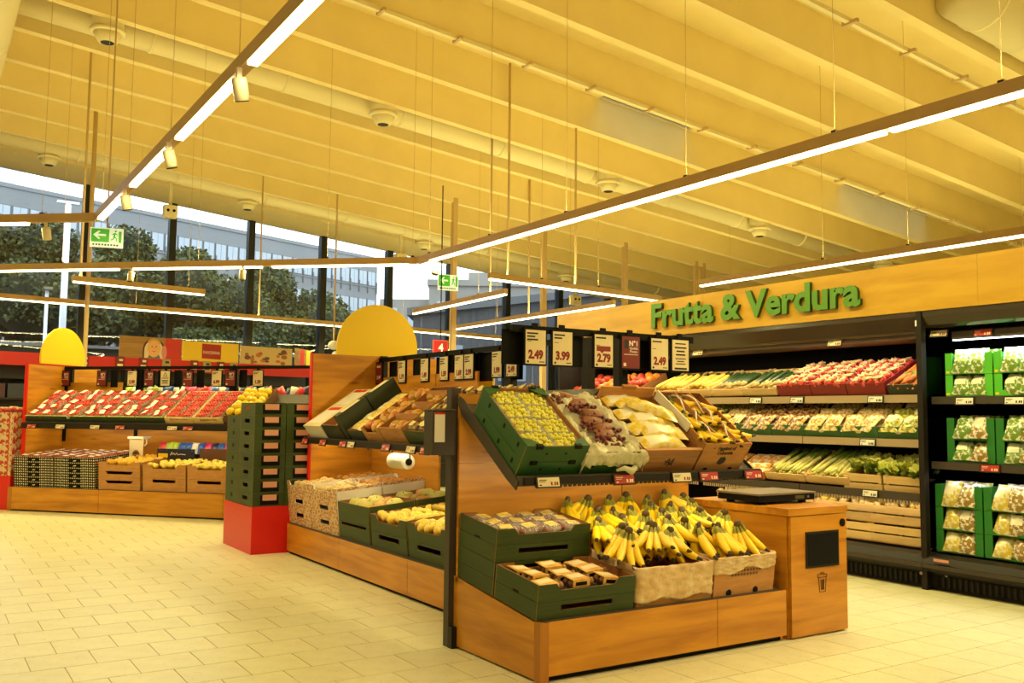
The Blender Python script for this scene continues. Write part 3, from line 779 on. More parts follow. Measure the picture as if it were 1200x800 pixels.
# wood-look carton
WL = wood_mat('wood_look_card', (3, 40, 40), (.20, .075, .02), (.34, .15, .05))
woodlook = tray('wood_look_carton', .41, .53, .16, [WL, KRAFTIN])
wc = woodlook.spawn(S1 @ T(1.0, .27, 0), 'wood-look brown carton of bagged yellow corn on the sloping shelf')
bf = part(wc, 'back_flap', (-.205, .257, .16), (.205, .266, .225), KRAFT); part(bf, 'handle', (-.05, .250, .215), (.05, .272, .238), KRAFTIN)
part(wc, 'rim', (-.205, -.272, .16), (.205, -.252, .166), KRAFT)
for a, b in (((-.03, .06), (-.005, .1)), ((-.005, .1), (.0, .065)), ((.0, .065), (.03, .1)), ((.03, .1), (.02, .055)), ((-.035, .085), (.03, .055)), ((-.01, .05), (.03, .075))):
    pass
em = MB()
for a, b in (((-.03, .06), (-.005, .1)), ((-.005, .1), (.0, .065)), ((.0, .065), (.03, .1)), ((.03, .1), (.02, .055)), ((-.035, .085), (.03, .055)), ((-.01, .05), (.03, .075))): line2(em, a, b, .006, -.267, -.2651)
ob('printed_mark', em.mesh('printed_mark', BLACKINK), I4, wc)
YBAG = mat('yellow_bag', (.74, .62, .30), .25, col2=(.68, .50, .03), scale=(26, 26, 26), contrast=(.45, .58), spec=.7)
WBAG = mat('white_bag', (.78, .74, .60), .25)
ybags = [pillow_mesh('produce_bag', .18, .32, .07, YBAG, k, WBAG if k else None, 8) for k in range(3)]
corn_me = [pillow_mesh('produce_bag', .11, .31, .075, YBAG, 30 + k, WBAG if k != 1 else None, 9) for k in range(3)]
for k, (x, y, rz) in enumerate(((-.03, .49, 86), (.02, .42, 80), (-.03, .36, 94), (.03, .29, 84), (-.02, .23, 96), (.03, .17, 82), (-.02, .10, 92), (.05, .33, 60))):
    ob('produce_bag', corn_me[k % 3], S1 @ T(1.0 + x, y, .105 + .018 * (k % 2) + .035 * (k == 7)) @ Rz(rz) @ Ry(jit(15)), label='yellow and white plastic bag of corn cobs in the wood-look carton', cat='bag', group='bags in the wood-look carton')
# kraft carton with bagged bananas
kc = tray('kraft_carton', .37, .53, .20, [KRAFT, KRAFTIN])
k1 = kc.spawn(S1 @ T(1.405, .27, 0), 'kraft carton printed Product of Colombia, rightmost on the sloping shelf')
text(k1, 'Product of', .032, T(0, -.267, .155), BLACKINK, 'printed_text', offset=.0006)
text(k1, 'Colombia', .032, T(0, -.267, .122), BLACKINK, 'printed_text', offset=.0006)
ob('printed_mark', MB().prism([(-.03, .06), (.0, .048), (.025, .062), (.034, .088), (.012, .105), (-.02, .1)], 'y', -.267, -.2651).mesh('printed_mark', BLACKINK), I4, k1)
for sx in (-1, 1): ob('cut_out', MB().prism([(-.02, .0), (.02, .0), (.012, .028), (-.012, .028)], 'y', -.2675, -.2651).mesh('cut_out', BLACK), T(sx * .10, 0, 0), k1)

# bananas
BAN = mat('banana_skin', (.82, .54, .006), .36, col2=(.90, .64, .012), scale=(14, 14, 14), obj_var=.06)
BANG = mat('banana_stalk', (.20, .20, .01), .5, col2=(.30, .27, .02), scale=(40, 40, 40))
BANT = mat('banana_tip', (.035, .02, .008), .6)
def banana_mesh(L, seed):
    r = random.Random(seed); n = 9; pts = []; rad = []
    prof = [.40, .42, .62, .95, 1.04, 1.04, 1.0, .86, .50, .26]; mis = [1, 1, 0, 0, 0, 0, 0, 0, 2]
    for i in range(n + 1):
        f = i / n; a = math.radians(70 * f)
        pts.append((0, -(1 - math.cos(a)) * L * .80 - f * L * .30, -math.sin(a) * L * .74))
        rad.append(.0215 * prof[i])
    return MB().tube(pts, rad, 7, 0, None, mis).mesh('banana', [BAN, BANG, BANT], True)
bmesh_ = [banana_mesh(.185, 1), banana_mesh(.20, 2), banana_mesh(.17, 3)]
def bunch(n, spread, tilt, seed):
    r = random.Random(seed); p = Proto('banana_bunch', 'bananas')
    p.p('crown', MB().lathe([(.014, -.022), (.020, -.006), (.017, .012), (.010, .022)], 8).mesh('crown', mat('banana_crown', (.075, .045, .010), .6), True), Sc(1.15, .75, .9))
    for k in range(n):
        f = (k - (n - 1) / 2) / max(1, (n - 1) / 2)
        p.p('banana', bmesh_[r.randrange(3)], T(f * .024, -.004 * abs(f), -.004) @ Rz(f * spread + r.uniform(-4, 4)) @ Rx(tilt + r.uniform(-6, 6) - 5 * abs(f)))
    for k in range(n - 2):
        f = (k - (n - 3) / 2) / max(1, (n - 3) / 2) if n > 3 else 0
        p.p('banana', bmesh_[r.randrange(3)], T(f * .016, .012, .0) @ Rz(f * spread * .8 + r.uniform(-5, 5)) @ Rx(tilt + 22 + r.uniform(-6, 6)))
    return p
bunches = [bunch(5, 36, -5, 1), bunch(4, 26, 0, 2), bunch(5, 42, -8, 3), bunch(4, 32, 6, 4)]
PD = FD @ PT
bb = [tray('banana_carton', .53, .41, .20, [KRAFT, KRAFTIN]), tray('banana_carton', .475, .41, .21, [KRAFT, KRAFTIN])]
bb1 = bb[0].spawn(PD @ T(.895, .215, 0), 'banana carton wrapped in crumpled tan liner, front left of the bananas')
bb2 = bb[1].spawn(PD @ T(1.415, .215, 0), 'kraft banana carton with a plastic sheet over its rim, front right of the bananas')
bb[0].spawn(PD @ T(.895, .635, 0), 'banana carton at the back, behind the wrapped carton')
bb[1].spawn(PD @ T(1.415, .635, 0), 'banana carton at the back, behind the plain kraft carton')
pm = MB()
for r_ in range(2):
    for k in range(10 - r_): pm.box((-.11 + k * .024, -.208, .125 - r_ * .022), (-.096 + k * .024, -.2066, .139 - r_ * .022))
ob('printed_text', pm.mesh('printed_text', mat('faded_ink', (.16, .07, .03), .7)), I4, bb2)
for sx in (-.12, .09): ob('cut_out', MB().lathe([(.02, 0), (.02, .0015)], 14).mesh('cut_out', BLACK), T(sx, -.2055, .012) @ Rx(90), bb2)
def wrap(w, d, h, z0, seed, m, label, M, amp, name, low=None):
    """crumpled sheet around the front and sides of a carton, folded in over the rim"""
    r = random.Random(seed); ph = [r.uniform(0, 6) for _ in range(8)]
    nu, nv = 80, 22; vs = []; fs = []
    per = [(-w/2, d/2 - .02), (-w/2, -d/2), (w/2, -d/2), (w/2, d/2 - .02)]
    lens = [d, w, d]; tot = sum(lens)
    for j in range(nv + 1):
        for i in range(nu + 1):
            s = i / nu * tot; k = 0
            while k < 2 and s > lens[k]: s -= lens[k]; k += 1
            a, b = per[k], per[k + 1]; f = s / lens[k]
            x = a[0] + (b[0] - a[0]) * f; y = a[1] + (b[1] - a[1]) * f; out = [(-1, 0), (0, -1), (1, 0)][k]
            v = j / nv; u = i / nu * 20
            lo = z0 + (low(i / nu) if low else 0) + .012 * math.sin(u * 1.7 + ph[5])
            if v < .8: z = lo + (h + .006 - lo) * v / .8; off = .006
            else: z = h + .008 - (v - .8) * .12; off = .004 - (v - .8) * .22
            nz = amp * (math.sin(u * 2.1 + v * 9 + ph[0]) * .5 + math.sin(u * 4.3 - v * 14 + ph[1]) * .4 + math.sin(u * 7.7 + v * 23 + ph[2]) * .35) + r.uniform(-.4, .4) * amp
            off += abs(nz)
            vs.append((x + out[0] * off, y + out[1] * off, z + nz * .4))
    for j in range(nv):
        for i in range(nu): fs.append((j*(nu+1)+i, j*(nu+1)+i+1, (j+1)*(nu+1)+i+1, (j+1)*(nu+1)+i))
    b = MB(); b.v = vs; b.f = fs; b.m = [0] * len(fs)
    o = ob(name, b.mesh(name, m, True), M, label=label, cat='liner')
    md = o.modifiers.new('thickness', 'SOLIDIFY'); md.thickness = .001
    return o
wrap(.53, .41, .20, .025, 5, PAPERLINER, 'crumpled tan paper liner wrapped round the front banana carton', PD @ T(.895, .215, 0), .008, 'paper_liner')
wrap(.475, .41, .21, .115, 9, PAPERLINER, 'tan plastic sheet folded over the rim of the kraft banana carton', PD @ T(1.415, .215, 0), .007, 'carton_sheet', low=lambda f: .05 * abs(f - .35) - .02 * math.sin(f * 9))
nb = 0
for j, y in enumerate((.145, .26, .39, .54, .70)):
    for i in range(7):
        x = .70 + i * .155 + (0.05 if j % 2 else 0) + jit(.03)
        if x > 1.63: continue
        z = (.350, .365, .365, .375, .40)[j] + jit(.02)
        bunches[rnd.randrange(4)].spawn(PD @ T(x, y + jit(.02) + .05, z) @ Rz(jit(55) if x < 1.5 else -abs(jit(40))) @ Rx(jit(16) - 2) @ Ry(jit(16)) @ Sc(1.08), 'yellow banana bunch heaped in the cartons of the end display', 'bananas heaped on the end display'); nb += 1
for k in range(9):   # bananas with paper bands in the kraft carton
    x, y = (-.10, 0, .10)[k % 3], (.13, .28, .43)[k // 3]
    q = bunches[k % 4].spawn(S1 @ T(1.405 + x + jit(.02), y + .05, .185) @ Rz(20 + jit(34)) @ Rx(-44 + jit(10)) @ Sc(.92), 'yellow banana bunch in the kraft carton of the sloping shelf', 'bananas in the kraft carton')
for k in range(6):
    x, y = (-.09, .03)[k % 2], (.06, .20, .34)[k // 2]
    ob('bag_rim', MB().tube([(-.05, 0, -.01), (-.03, .05, .02), (.0, .08, .026), (.03, .12, .018), (.05, .16, -.01)], .005, 6).mesh('bag_rim', WHITE, True), T(x + .04, y - .27, .20 + .01 * (k % 2)) @ Rz(jit(20) + 25), k1, label='white rolled bag rim')
for k, x in enumerate((1.345, 1.465)):
    ob('card_divider', boxm('card_divider', (-.003, -.24, 0), (.003, .24, .13), KRAFT), S1 @ T(x, .27, .09), label='brown card divider between the bananas of the kraft carton', cat='divider', group='card dividers')
dv = ob('card_divider', boxm('card_divider', (-.004, -.17, 0), (.004, .17, .06), WHITE), S1 @ T(1.205, .33, .17), label='pale card edge between the wood-look and kraft cartons', cat='divider')

# ---- green crates at the left of the plinth
gcrate = tray('green_crate', .60, .395, .085, GC, front=dict(notch=(-.17, .17, .052, .025)), slots_side=[(0, .004, .05, .012)], slots_front=[])
gcrate_l = tray('green_crate', .60, .395, .085, GC, front=dict(hole=(-.16, .16, .040, .066)))
gcrate_l.spawn(PD @ T(.302, .20, .0), 'dark green crate, lower of the two at the front corner of the end display')
gcrate.spawn(PD @ T(.302, .20, .087), 'dark green crate of orange-sleeved packs, upper at the front corner of the end display')
for k, w in enumerate(('lowest', 'second', 'third', 'top')):
    (gcrate if k == 3 else gcrate_l).spawn(PD @ T(.302, .605, k * .087), 'dark green crate, %s in the stack of four behind the front corner' % w)
TRAYB = mat('pack_tray', (.03, .02, .015), .4)
BROWNF = mat('brown_fruit', (.22, .085, .03), .5, col2=(.32, .15, .05), scale=(30, 30, 30))
ORSL = mat('orange_sleeve', (.62, .30, .03), .45, col2=(.72, .50, .16), scale=(18, 18, 18), obj_var=.1)
fm_ = MB()
for i in range(4):
    for j in range(2): fm_.ico((-.055 + i * .036, -.022 + j * .044, .034), .022)
pk = Proto('fruit_pack', 'pack')
pk.p('pack_tray', boxm('pack_tray', (-.08, -.05, 0), (.08, .05, .022), TRAYB)); pk.p('fruit', fm_.mesh('fruit', BROWNF, True), kind='stuff')
pk.p('sleeve', MB().box((-.072, -.053, .054), (.03, .053, .058)).box((-.072, -.055, .02), (.03, -.052, .056)).mesh('sleeve', ORSL))
pk.p('sleeve_window', MB().box((-.055, -.0565, .028), (.012, -.0552, .046)).mesh('sleeve_window', BLACK))
pk.p('sleeve_label', boxm('sleeve_label', (-.06, -.02, .0582), (.02, .035, .0592), CREAM))
for i in range(3):
    for j in range(3): pk.spawn(PD @ T(.302 + (-.185 + i * .185), .085 + j * .118, .105 + .01 * ((i + j) % 2)) @ Rz(jit(10)) @ Ry(jit(8)), 'fruit pack with an orange card sleeve in the front corner crate', 'sleeved packs in the front corner crate')
flp = Proto('film_pack', 'pack')
flp.p('fruit', fm_.mesh('fruit', mat('dark_fruit', (.16, .05, .025), .35, col2=(.30, .12, .05), scale=(40, 40, 40)), True), kind='stuff')
flp.p('film', MB().lathe([(.085, 0), (.088, .03), (.07, .058), (.03, .064)], 12).mesh('film', FILM, True), Sc(.95, .62, 1))
flp.p('label', boxm('label', (-.035, -.03, .062), (.035, .025, .064), mat('yellow_label', (.70, .50, .08), .4, obj_var=.15)), Rx(8))
for i in range(4):
    for j in range(3): flp.spawn(PD @ T(.302 + (-.215 + i * .143), .475 + j * .12, .285) @ Rz(jit(14)) @ Ry(jit(8)), 'film-wrapped fruit pack with a yellow label in the top crate of the stack of four', 'film packs in the stack of four')
#PART3
# ------------------------------------------------------------------ middle island
IS = thing('island_display', 'long wooden produce island with low plinth and sloping shelf in the middle', 'display stand', FI)
for a, b in ((0, 1.225), (1.23, 2.455), (2.46, 3.68)): part(IS, 'plinth_panel', (a, 0, .025), (b, .02, .27), WX)
part(IS, 'kick_plate', (0, .03, 0), (3.68, .06, .03), BLACK)
part(IS, 'plinth_side', (-.002, .02, .01), (.02, 1.68, .27), WY)
part(IS, 'plinth_panel', (0, 1.68, .025), (3.68, 1.70, .27), WX)
IP = T(0, .03, .276) @ Rx(5.5)
part(IS, 'plinth_deck', (.02, -.03, -.006), (3.68, .80, 0), GREY, IP)
ep = part(IS, 'end_panel', (.0, .19, .27), (.04, 1.51, 1.83), WY)
part(ep, 'red_edge', (-.002, .172, .27), (.042, .19, 1.835), RED)
for a, b in ((.045, 1.40), (1.56, 2.30), (2.46, 3.66)):
    part(IS, 'back_panel', (a, .80, .34), (b, .82, 1.0), WX)
for a, b in ((.045, 1.24), (1.26, 1.95)): part(IS, 'back_panel', (a, .84, 1.0), (b, .86, 1.62), WX)
for x in (1.44, 2.34, 3.3): part(IS, 'post', (x, .86, .27), (x + .07, .92, 1.80), DARK)
part(IS, 'post', (.06, .86, .27), (.11, .92, 1.83), DARK)
SI_ = T(0, .16, 1.045) @ Rx(34)
shi = ob('shelf', boxm('shelf', (.05, -.01, -.02), (3.64, .72, -.001), GREY), SI_, IS)
part(IS, 'shelf_edge', (.05, .115, 1.0), (3.64, .15, 1.055), GREY)
part(IS, 'price_channel', (.06, .105, 1.006), (3.63, .115, 1.048), DARK)
for x in (.05, 1.40, 2.6): ob('shelf_bracket', MB().prism([(-.04, -.05), (.6, -.06), (.72, -.02), (-.04, -.015)], 'x', x, x + .01).mesh('shelf_bracket', GREY), I4, shi)
shelf_lamp(IS, .10, 3.6, .27, 1.04, 9.0, 32)
for i, (x, pr, w_) in enumerate(((.13, LBL_R, 'red'), (.57, LBL_R, 'red'), (1.02, LBL_R, 'red'), (1.19, LBL_W, 'cream'), (1.86, LBL_R, 'red'), (2.28, LBL_W, 'cream'), (2.50, LBL_R, 'red'))):
    pr.spawn(FI @ T(x, .102, 1.016) @ Rx(-14), '%s shelf label on the middle island, number %s from its far end' % (w_, ['one', 'two', 'three', 'four', 'five', 'six', 'seven'][i]), 'shelf labels on the middle island')
ARCH = MB().prism([(.425 * math.cos(a), .08 + .425 * math.sin(a)) for a in [math.radians(-11 + 202 * k / 40) for k in range(41)]], 'x', -.012, .012)
arch_me = ARCH.mesh('arch_sign', YELLOW)
o = ob('arch_sign', arch_me, FI @ T(.02, .85, 1.83), label='round topped yellow sign board on the middle island end panel', cat='sign')
rail(FI, .06, 3.3, .86, 1.77, 'black sign rail running along the middle island', ((.5, 1.62), (1.9, 1.62), (2.9, .9)))
for i, (x, price, kind, lab) in enumerate(((.11, '2.49', 'red2', 'dark red price sign at the far end of the island rail'), (.61, '1.19', 'small', 'narrow looking cream price sign 1.19 on the island rail'), (1.06, '1.49', 'small', 'cream price sign 1.49 on the island rail'), (1.415, '1.59', 'small', 'cream price sign 1.59 on the island rail'),
        (1.675, '1.69', 'small', 'cream price sign 1.69, left of the pair on the island rail'), (1.835, '2.99', 'small', 'cream price sign 2.99, right of the pair on the island rail'), (2.265, '1.99', 'small', 'cream price sign 1.99 near the near end of the island rail'), (2.475, '2.49', 'small', 'cream price sign 2.49 at the near end of the island rail'))):
    M = FI @ T(x, .835, 1.665)
    if kind == 'red2':
        s_ = thing('price_sign', lab, 'price sign', M, 'signs on the island rail'); ob('frame', SIGNFR, I4, s_); ob('paper', SIGNRD, I4, s_); ob('clip', CLIP, I4, s_)
        text(s_, price, .05, T(0, -.011, -.06), CREAM, 'price_text', offset=.001)
        ob('print', MB().box((-.04, -.0118, .05), (.04, -.0106, .07)).mesh('print', CREAM), I4, s_)
    else: price_sign(M, price, 2 + i % 2, lab, 'signs on the island rail', kind)
    if i < 7: ob('price_sign', boxm('price_sign', (-.08, -.004, -.12), (.08, .004, .11), BLACK), FI @ T(x + .17, .90, 1.66), label='black sign back on the island rail right of the %s sign' % ['dark red', '1.19', '1.49', '1.59', '1.69', '2.99', '1.99'][i], cat='price sign')
# grey dispenser with paper on the post between the two displays
dsp = thing('dispenser_box', 'grey dispenser box with a white paper on the end display post', 'dispenser', FD @ T(-.17, .80, 1.05))
part(dsp, 'housing', (0, 0, 0), (.14, .10, .245), GREY)
part(dsp, 'lid', (-.004, -.004, .245), (.144, .104, .252), STEEL)
part(dsp, 'paper', (.012, -.003, .07), (.075, -.0005, .232), WHITE)
part(dsp, 'red_stripe', (.012, -.004, .222), (.075, -.0031, .232), RED)
# bag roll under the shelf
rl = thing('bag_roll', 'white roll of produce bags hanging under the island shelf', 'bag roll', FI @ T(1.62, .34, .90))
ob('roll', MB().tube([(-.14, 0, 0), (-.13, 0, 0), (.13, 0, 0), (.14, 0, 0)], [.05, .062, .062, .05], 18).mesh('roll', WHITE, True), Ry(0), rl)
ob('core', MB().tube([(.135, 0, 0), (.15, 0, 0)], .028, 14).mesh('core', BLACK), I4, rl)
ob('hanger', MB().tube([(-.16, 0, 0), (-.16, 0, .10), (.16, 0, .10), (.16, 0, 0)], .005, 6).mesh('hanger', DARK), I4, rl)

PI_ = FI @ IP
# printed white boxes
PW = [PRINT, WHITE]
pcrate = tray('printed_crate', .585, .40, .122, PW, front=dict(hole=(-.10, .10, .068, .104)), side=dict(hole=(-.06, .06, .068, .104)))
pcrate_t = tray('printed_crate', .585, .40, .135, PW, front=dict(notch=(-.2, .2, .10, .03)))
POT = mat('pale_root', (.58, .40, .14), .6, col2=(.66, .52, .26), scale=(25, 25, 25), obj_var=.12)
root_me = [fruit_mesh('pale_vegetable', POT, .034, 1.15, .9), fruit_mesh('pale_vegetable', POT, .030, 1.3, .85)]
ONI = mat('orange_root', (.52, .22, .04), .5, col2=(.60, .33, .08), scale=(25, 25, 25), obj_var=.15)
oni_me = [fruit_mesh('orange_vegetable', ONI, .032, 1.2, .9)]
def fruits(M, meshes, name, cat, nx, ny, w, d, z, label, group, js=.5):
    for j in range(ny):
        for i in range(nx):
            x = (i + .5) / nx * w - w/2 + jit(js * w / nx * .5); y = (j + .5) / ny * d - d/2 + jit(js * d / ny * .5)
            ob(name, rnd.choice(meshes), M @ T(x, y, z + jit(.008)) @ Euler((jit(.6), jit(.6), jit(3.1))).to_matrix().to_4x4(), label=label, cat=cat, group=group)
for c, (x, cw) in enumerate(((.24, 'far'), (.84, 'near'))):
    for r_, yy in enumerate((.205, .615)):
        for k in range(3):
            (pcrate_t if k == 2 else pcrate).spawn(PI_ @ T(x, yy, k * .123), '%s printed fruit box of the %s %s stack on the island plinth' % (['bottom', 'middle', 'top'][k], ['front', 'rear'][r_], cw))
        fruits(PI_ @ T(x, yy, 0), root_me if r_ == 0 else oni_me, 'pale_vegetable' if r_ == 0 else 'orange_vegetable', 'vegetable', 7, 4, .54, .35, .345,
               '%s round vegetable in the top printed box of the %s %s stack' % ('pale' if r_ == 0 else 'orange', ['front', 'rear'][r_], cw), 'vegetables in the %s %s printed box' % (['front', 'rear'][r_], cw))
# melon crates with tall printed side cards
mcrate = tray('melon_crate', .60, .40, .14, [GREENCARD, KRAFTIN], front=dict(hole=(-.24, .24, .108, .13)))
mcrate_t = tray('melon_crate', .60, .40, .145, [GREENCARD, KRAFTIN])
MEL = mat('melon_skin', (.42, .44, .10), .5, col2=(.60, .48, .12), scale=(14, 14, 14), obj_var=.15)
MELR = mat('mango_skin', (.50, .40, .08), .45, col2=(.52, .10, .05), scale=(9, 9, 9), obj_var=.12)
mel_me = [fruit_mesh('melon', MEL, .062, 1.25, .95, BANG, 12, 8), fruit_mesh('melon', MELR, .06, 1.3, .9, BANG, 12, 8)]
for r_, yy in enumerate((.205, .615)):
    for k in range(2):
        c_ = (mcrate_t if k else mcrate).spawn(PI_ @ T(1.455, yy, k * .142), '%s green melon crate in the %s row of the island plinth' % (['lower', 'upper'][k], ['front', 'rear'][r_]))
        if k:
            sc_ = part(c_, 'side_card', (-.312, -.198, .0), (-.302, .198, .215), WHITE)
            part(sc_, 'red_print', (-.3135, -.17, .14), (-.312, -.05, .185), RED)
            ob('lettering', MB().box((-.3135, .02, .15), (-.312, .17, .17)).box((-.3135, .05, .13), (-.312, .16, .14)).mesh('lettering', BLACKINK), I4, sc_)
    fruits(PI_ @ T(1.46, yy, 0), mel_me, 'melon', 'melon', 4, 2, .56, .36, .25, 'green yellow melon in the %s melon crate of the island' % ['front', 'rear'][r_], 'melons in the %s crate' % ['front', 'rear'][r_])
ycrate = tray('yellow_fruit_crate', .60, .40, .122, GC, front=dict(notch=(-.17, .17, .075, .03)))
ycrate_l = tray('yellow_fruit_crate', .60, .40, .122, GC, front=dict(hole=(-.17, .17, .07, .104)))
YEL = mat('yellow_fruit', (.72, .50, .04), .4, col2=(.80, .62, .12), scale=(16, 16, 16), obj_var=.12)
yel_me = [fruit_mesh('yellow_fruit', YEL, .037, 1.5, .9, BANG, 9, 6), fruit_mesh('yellow_fruit', YEL, .034, 1.7, .9, BANG, 9, 6)]
for ci, x in enumerate((2.09, 2.715, 3.34)):
    for r_, yy in enumerate((.205, .615)):
        for k in range(2):
            (ycrate if k else ycrate_l).spawn(PI_ @ T(x, yy, k * .124), '%s green crate of yellow fruit, %s row, %s on the island plinth' % (['lower', 'upper'][k], ['front', 'rear'][r_], ['next to the melons', 'second from the melons', 'third from the melons'][ci]))
        if ci < 2: fruits(PI_ @ T(x, yy, 0), yel_me, 'yellow_fruit', 'fruit', 6, 4, .54, .35, .225, 'yellow fruit in the %s green crate %s' % (['front', 'rear'][r_], ['next to the melons', 'second from the melons'][ci]), 'yellow fruit %s %s' % (['front', 'rear'][r_], ['by the melons', 'by the post'][ci]))
# island shelf
SI = FI @ SI_
ct = thing('fruit_carton', 'closed white carton with red and white labels at the far shelf end of the island', 'carton', SI @ T(.32, .30, 0))
part(ct, 'body', (-.20, -.30, 0), (.20, .30, .13), WHITE)
part(ct, 'lid', (-.203, -.303, .125), (.203, .303, .14), CREAM)
for y0, y1 in ((-.25, -.05), (.05, .25)): part(ct, 'lid_label', (-.15, y0, .1402), (.12, y1, .1415), WHITE)
for y0, y1 in ((-.045, -.005), (.255, .29)): part(ct, 'lid_stripe', (-.15, y0, .1402), (.12, y1, .1415), RED)
dcr = tray('dark_crate', .36, .60, .15, [mat('dark_green_card', (.012, .022, .010), .5), KRAFTIN])
dcr.spawn(SI @ T(.74, .30, 0), 'dark crate holding few oranges on the island shelf')
ORG = mat('orange_skin', (.68, .25, .015), .45, col2=(.74, .33, .03), scale=(60, 60, 60))
org_me = [fruit_mesh('orange', ORG, .043, 1, .95, BANG)]
fruits(SI @ T(.74, .13, 0), org_me, 'orange', 'orange', 3, 2, .28, .18, .055, 'orange in the front of the dark crate on the island shelf', 'oranges in the dark crate')
fruits(SI @ T(.74, .50, 0), org_me, 'orange', 'orange', 3, 2, .28, .14, .055, 'orange in the back of the dark crate on the island shelf', 'oranges at the back of the dark crate')
for y0, w_ in ((.16, 'front'), (.47, 'rear')):
    sd = thing('standing_crate', '%s dark crate standing on edge with a cream label on the island shelf' % w_, 'crate', SI @ T(.99, y0, .0))
    part(sd, 'body', (-.045, -.15, 0), (.045, .15, .24), dcr.parts[0][1].materials[0] if False else MATS['dark_green_card'])
    part(sd, 'side_label', (-.0465, -.09, .05), (-.045, .11, .2), CREAM)
    part(sd, 'top_label', (-.03, -.09, .24), (.04, .10, .2415), CREAM)
ybcr = tray('yellow_bag_crate', .30, .58, .10, [MATS['dark_green_card'], KRAFTIN]); ybcr.spawn(SI @ T(1.21, .30, 0), 'narrow dark crate of yellow bags on the island shelf')
for k in range(4): ob('produce_bag', ybags[k % 3], SI @ T(1.21 + jit(.02), .10 + k * .13, .07) @ Rz(90 + jit(12)) @ Sc(.8), label='crinkled yellow bag in the narrow dark crate of the island shelf', cat='bag', group='yellow bags on the island shelf')
acr = tray('brown_fruit_crate', .33, .58, .13, [KRAFT, KRAFTIN], front=dict(notch=(-.1, .1, .085, .02)))
APM = mat('mango_red', (.46, .34, .05), .35, col2=(.56, .12, .03), scale=(10, 10, 10), obj_var=.15)
ap_me = [fruit_mesh('mango', APM, .046, 1.3, .9, BANT)]
acr.spawn(SI @ T(1.54, .30, 0), 'brown crate of red and green mangoes on the island shelf')
fruits(SI @ T(1.54, .30, 0), ap_me, 'mango', 'mango', 3, 5, .30, .54, .10, 'red and green mango in the brown crate of the island shelf', 'mangoes on the island shelf')
bcr = tray('kraft_crate', .40, .58, .14, [KRAFT, KRAFTIN]); bcr.spawn(SI @ T(1.92, .30, 0), 'plain kraft crate between mangoes and film packs on the island shelf')
for k in range(3): ob('card_divider', boxm('card_divider', (-.19, -.003, 0), (.19, .003, .09), KRAFT), SI @ T(1.92, .16 + k * .16, .07) @ Rx(-20), label='kraft divider flap standing in the plain kraft crate', cat='divider', group='divider flaps in the kraft crate')
fruits(SI @ T(1.92, .30, 0), ap_me, 'mango', 'mango', 3, 4, .34, .52, .09, 'mango in the plain kraft crate of the island shelf', 'mangoes in the kraft crate')
fcr = tray('film_pack_crate', .52, .58, .12, GC, flaps=False)
SPK = Proto('snack_pack', 'pack')
spf = MB()
for k in range(14): spf.ico((rnd.uniform(-.055, .055), rnd.uniform(-.04, .04), .02 + .02 * rnd.random()), .018)
SPK.p('tray', boxm('tray', (-.07, -.05, 0), (.07, .05, .02), TRAYB)); SPK.p('fruit', spf.mesh('fruit', mat('mixed_brown', (.30, .14, .05), .4, col2=(.50, .36, .18), scale=(40, 40, 40)), True), kind='stuff')
SPK.p('label', boxm('label', (-.035, -.03, .058), (.03, .02, .06), mat('gold_label', (.72, .60, .26), .3)), Rx(6))
for ci, x in enumerate((2.40, 2.94)):
    fcr.spawn(SI @ T(x, .30, 0), 'green crate of film packs on the island shelf, %s' % ['beside the kraft crate', 'hidden partly by the grey dispenser'][ci])
    for i in range(3):
        for j in range(5): SPK.spawn(SI @ T(x - .165 + i * .165, .075 + j * .115, .095) @ Rz(jit(15)) @ Ry(jit(10)), 'small fruit pack with pale gold label in the green crate ' + ['beside the kraft crate', 'behind the grey dispenser'][ci], 'gold labelled packs ' + ['far', 'near'][ci])

# red pedestal with stacked green crates
GP = T(2.61, 8.36, 0)
pd = thing('crate_pedestal', 'red pedestal box under the tall green crate stacks', 'pedestal', GP)
part(pd, 'front_face', (0, 0, 0), (.60, .02, .425), RED); part(pd, 'body', (.0, .02, 0), (.60, .88, .42), RED)
SLB = mat('pink_label', (.62, .30, .22), .6)
stc = tray('stack_crate', .292, .43, .116, GC, side=dict(hole=(-.09, .06, .05, .085)))
stc.p('front_recess', boxm('front_recess', (-.075, -.2185, .015), (.095, -.2155, .10), BLACK))
stc.p('front_label', boxm('front_label', (-.055, -.2215, .052), (.075, -.2187, .104), SLB))
stb = tray('stack_crate', .292, .43, .116, GC, slots_side=[(0, .065, .05, .035)])
for cx_, sw in ((.148, 'left'), (.446, 'right')):
    for k in range(8): stc.spawn(GP @ T(cx_, .217, .425 + k * .1175), 'pink labelled green crate, %s from bottom, front %s stack on red pedestal' % (['first', 'second', 'third', 'fourth', 'fifth', 'sixth', 'seventh', 'topmost'][k], sw))
for cx_, sw in ((.148, 'left'), (.446, 'right')):
    for k in range(7): stb.spawn(GP @ T(cx_, .653, .425 + k * .1175), 'green crate, %s from bottom, rear %s stack on red pedestal' % (['first', 'second', 'third', 'fourth', 'fifth', 'sixth', 'topmost'][k], sw))

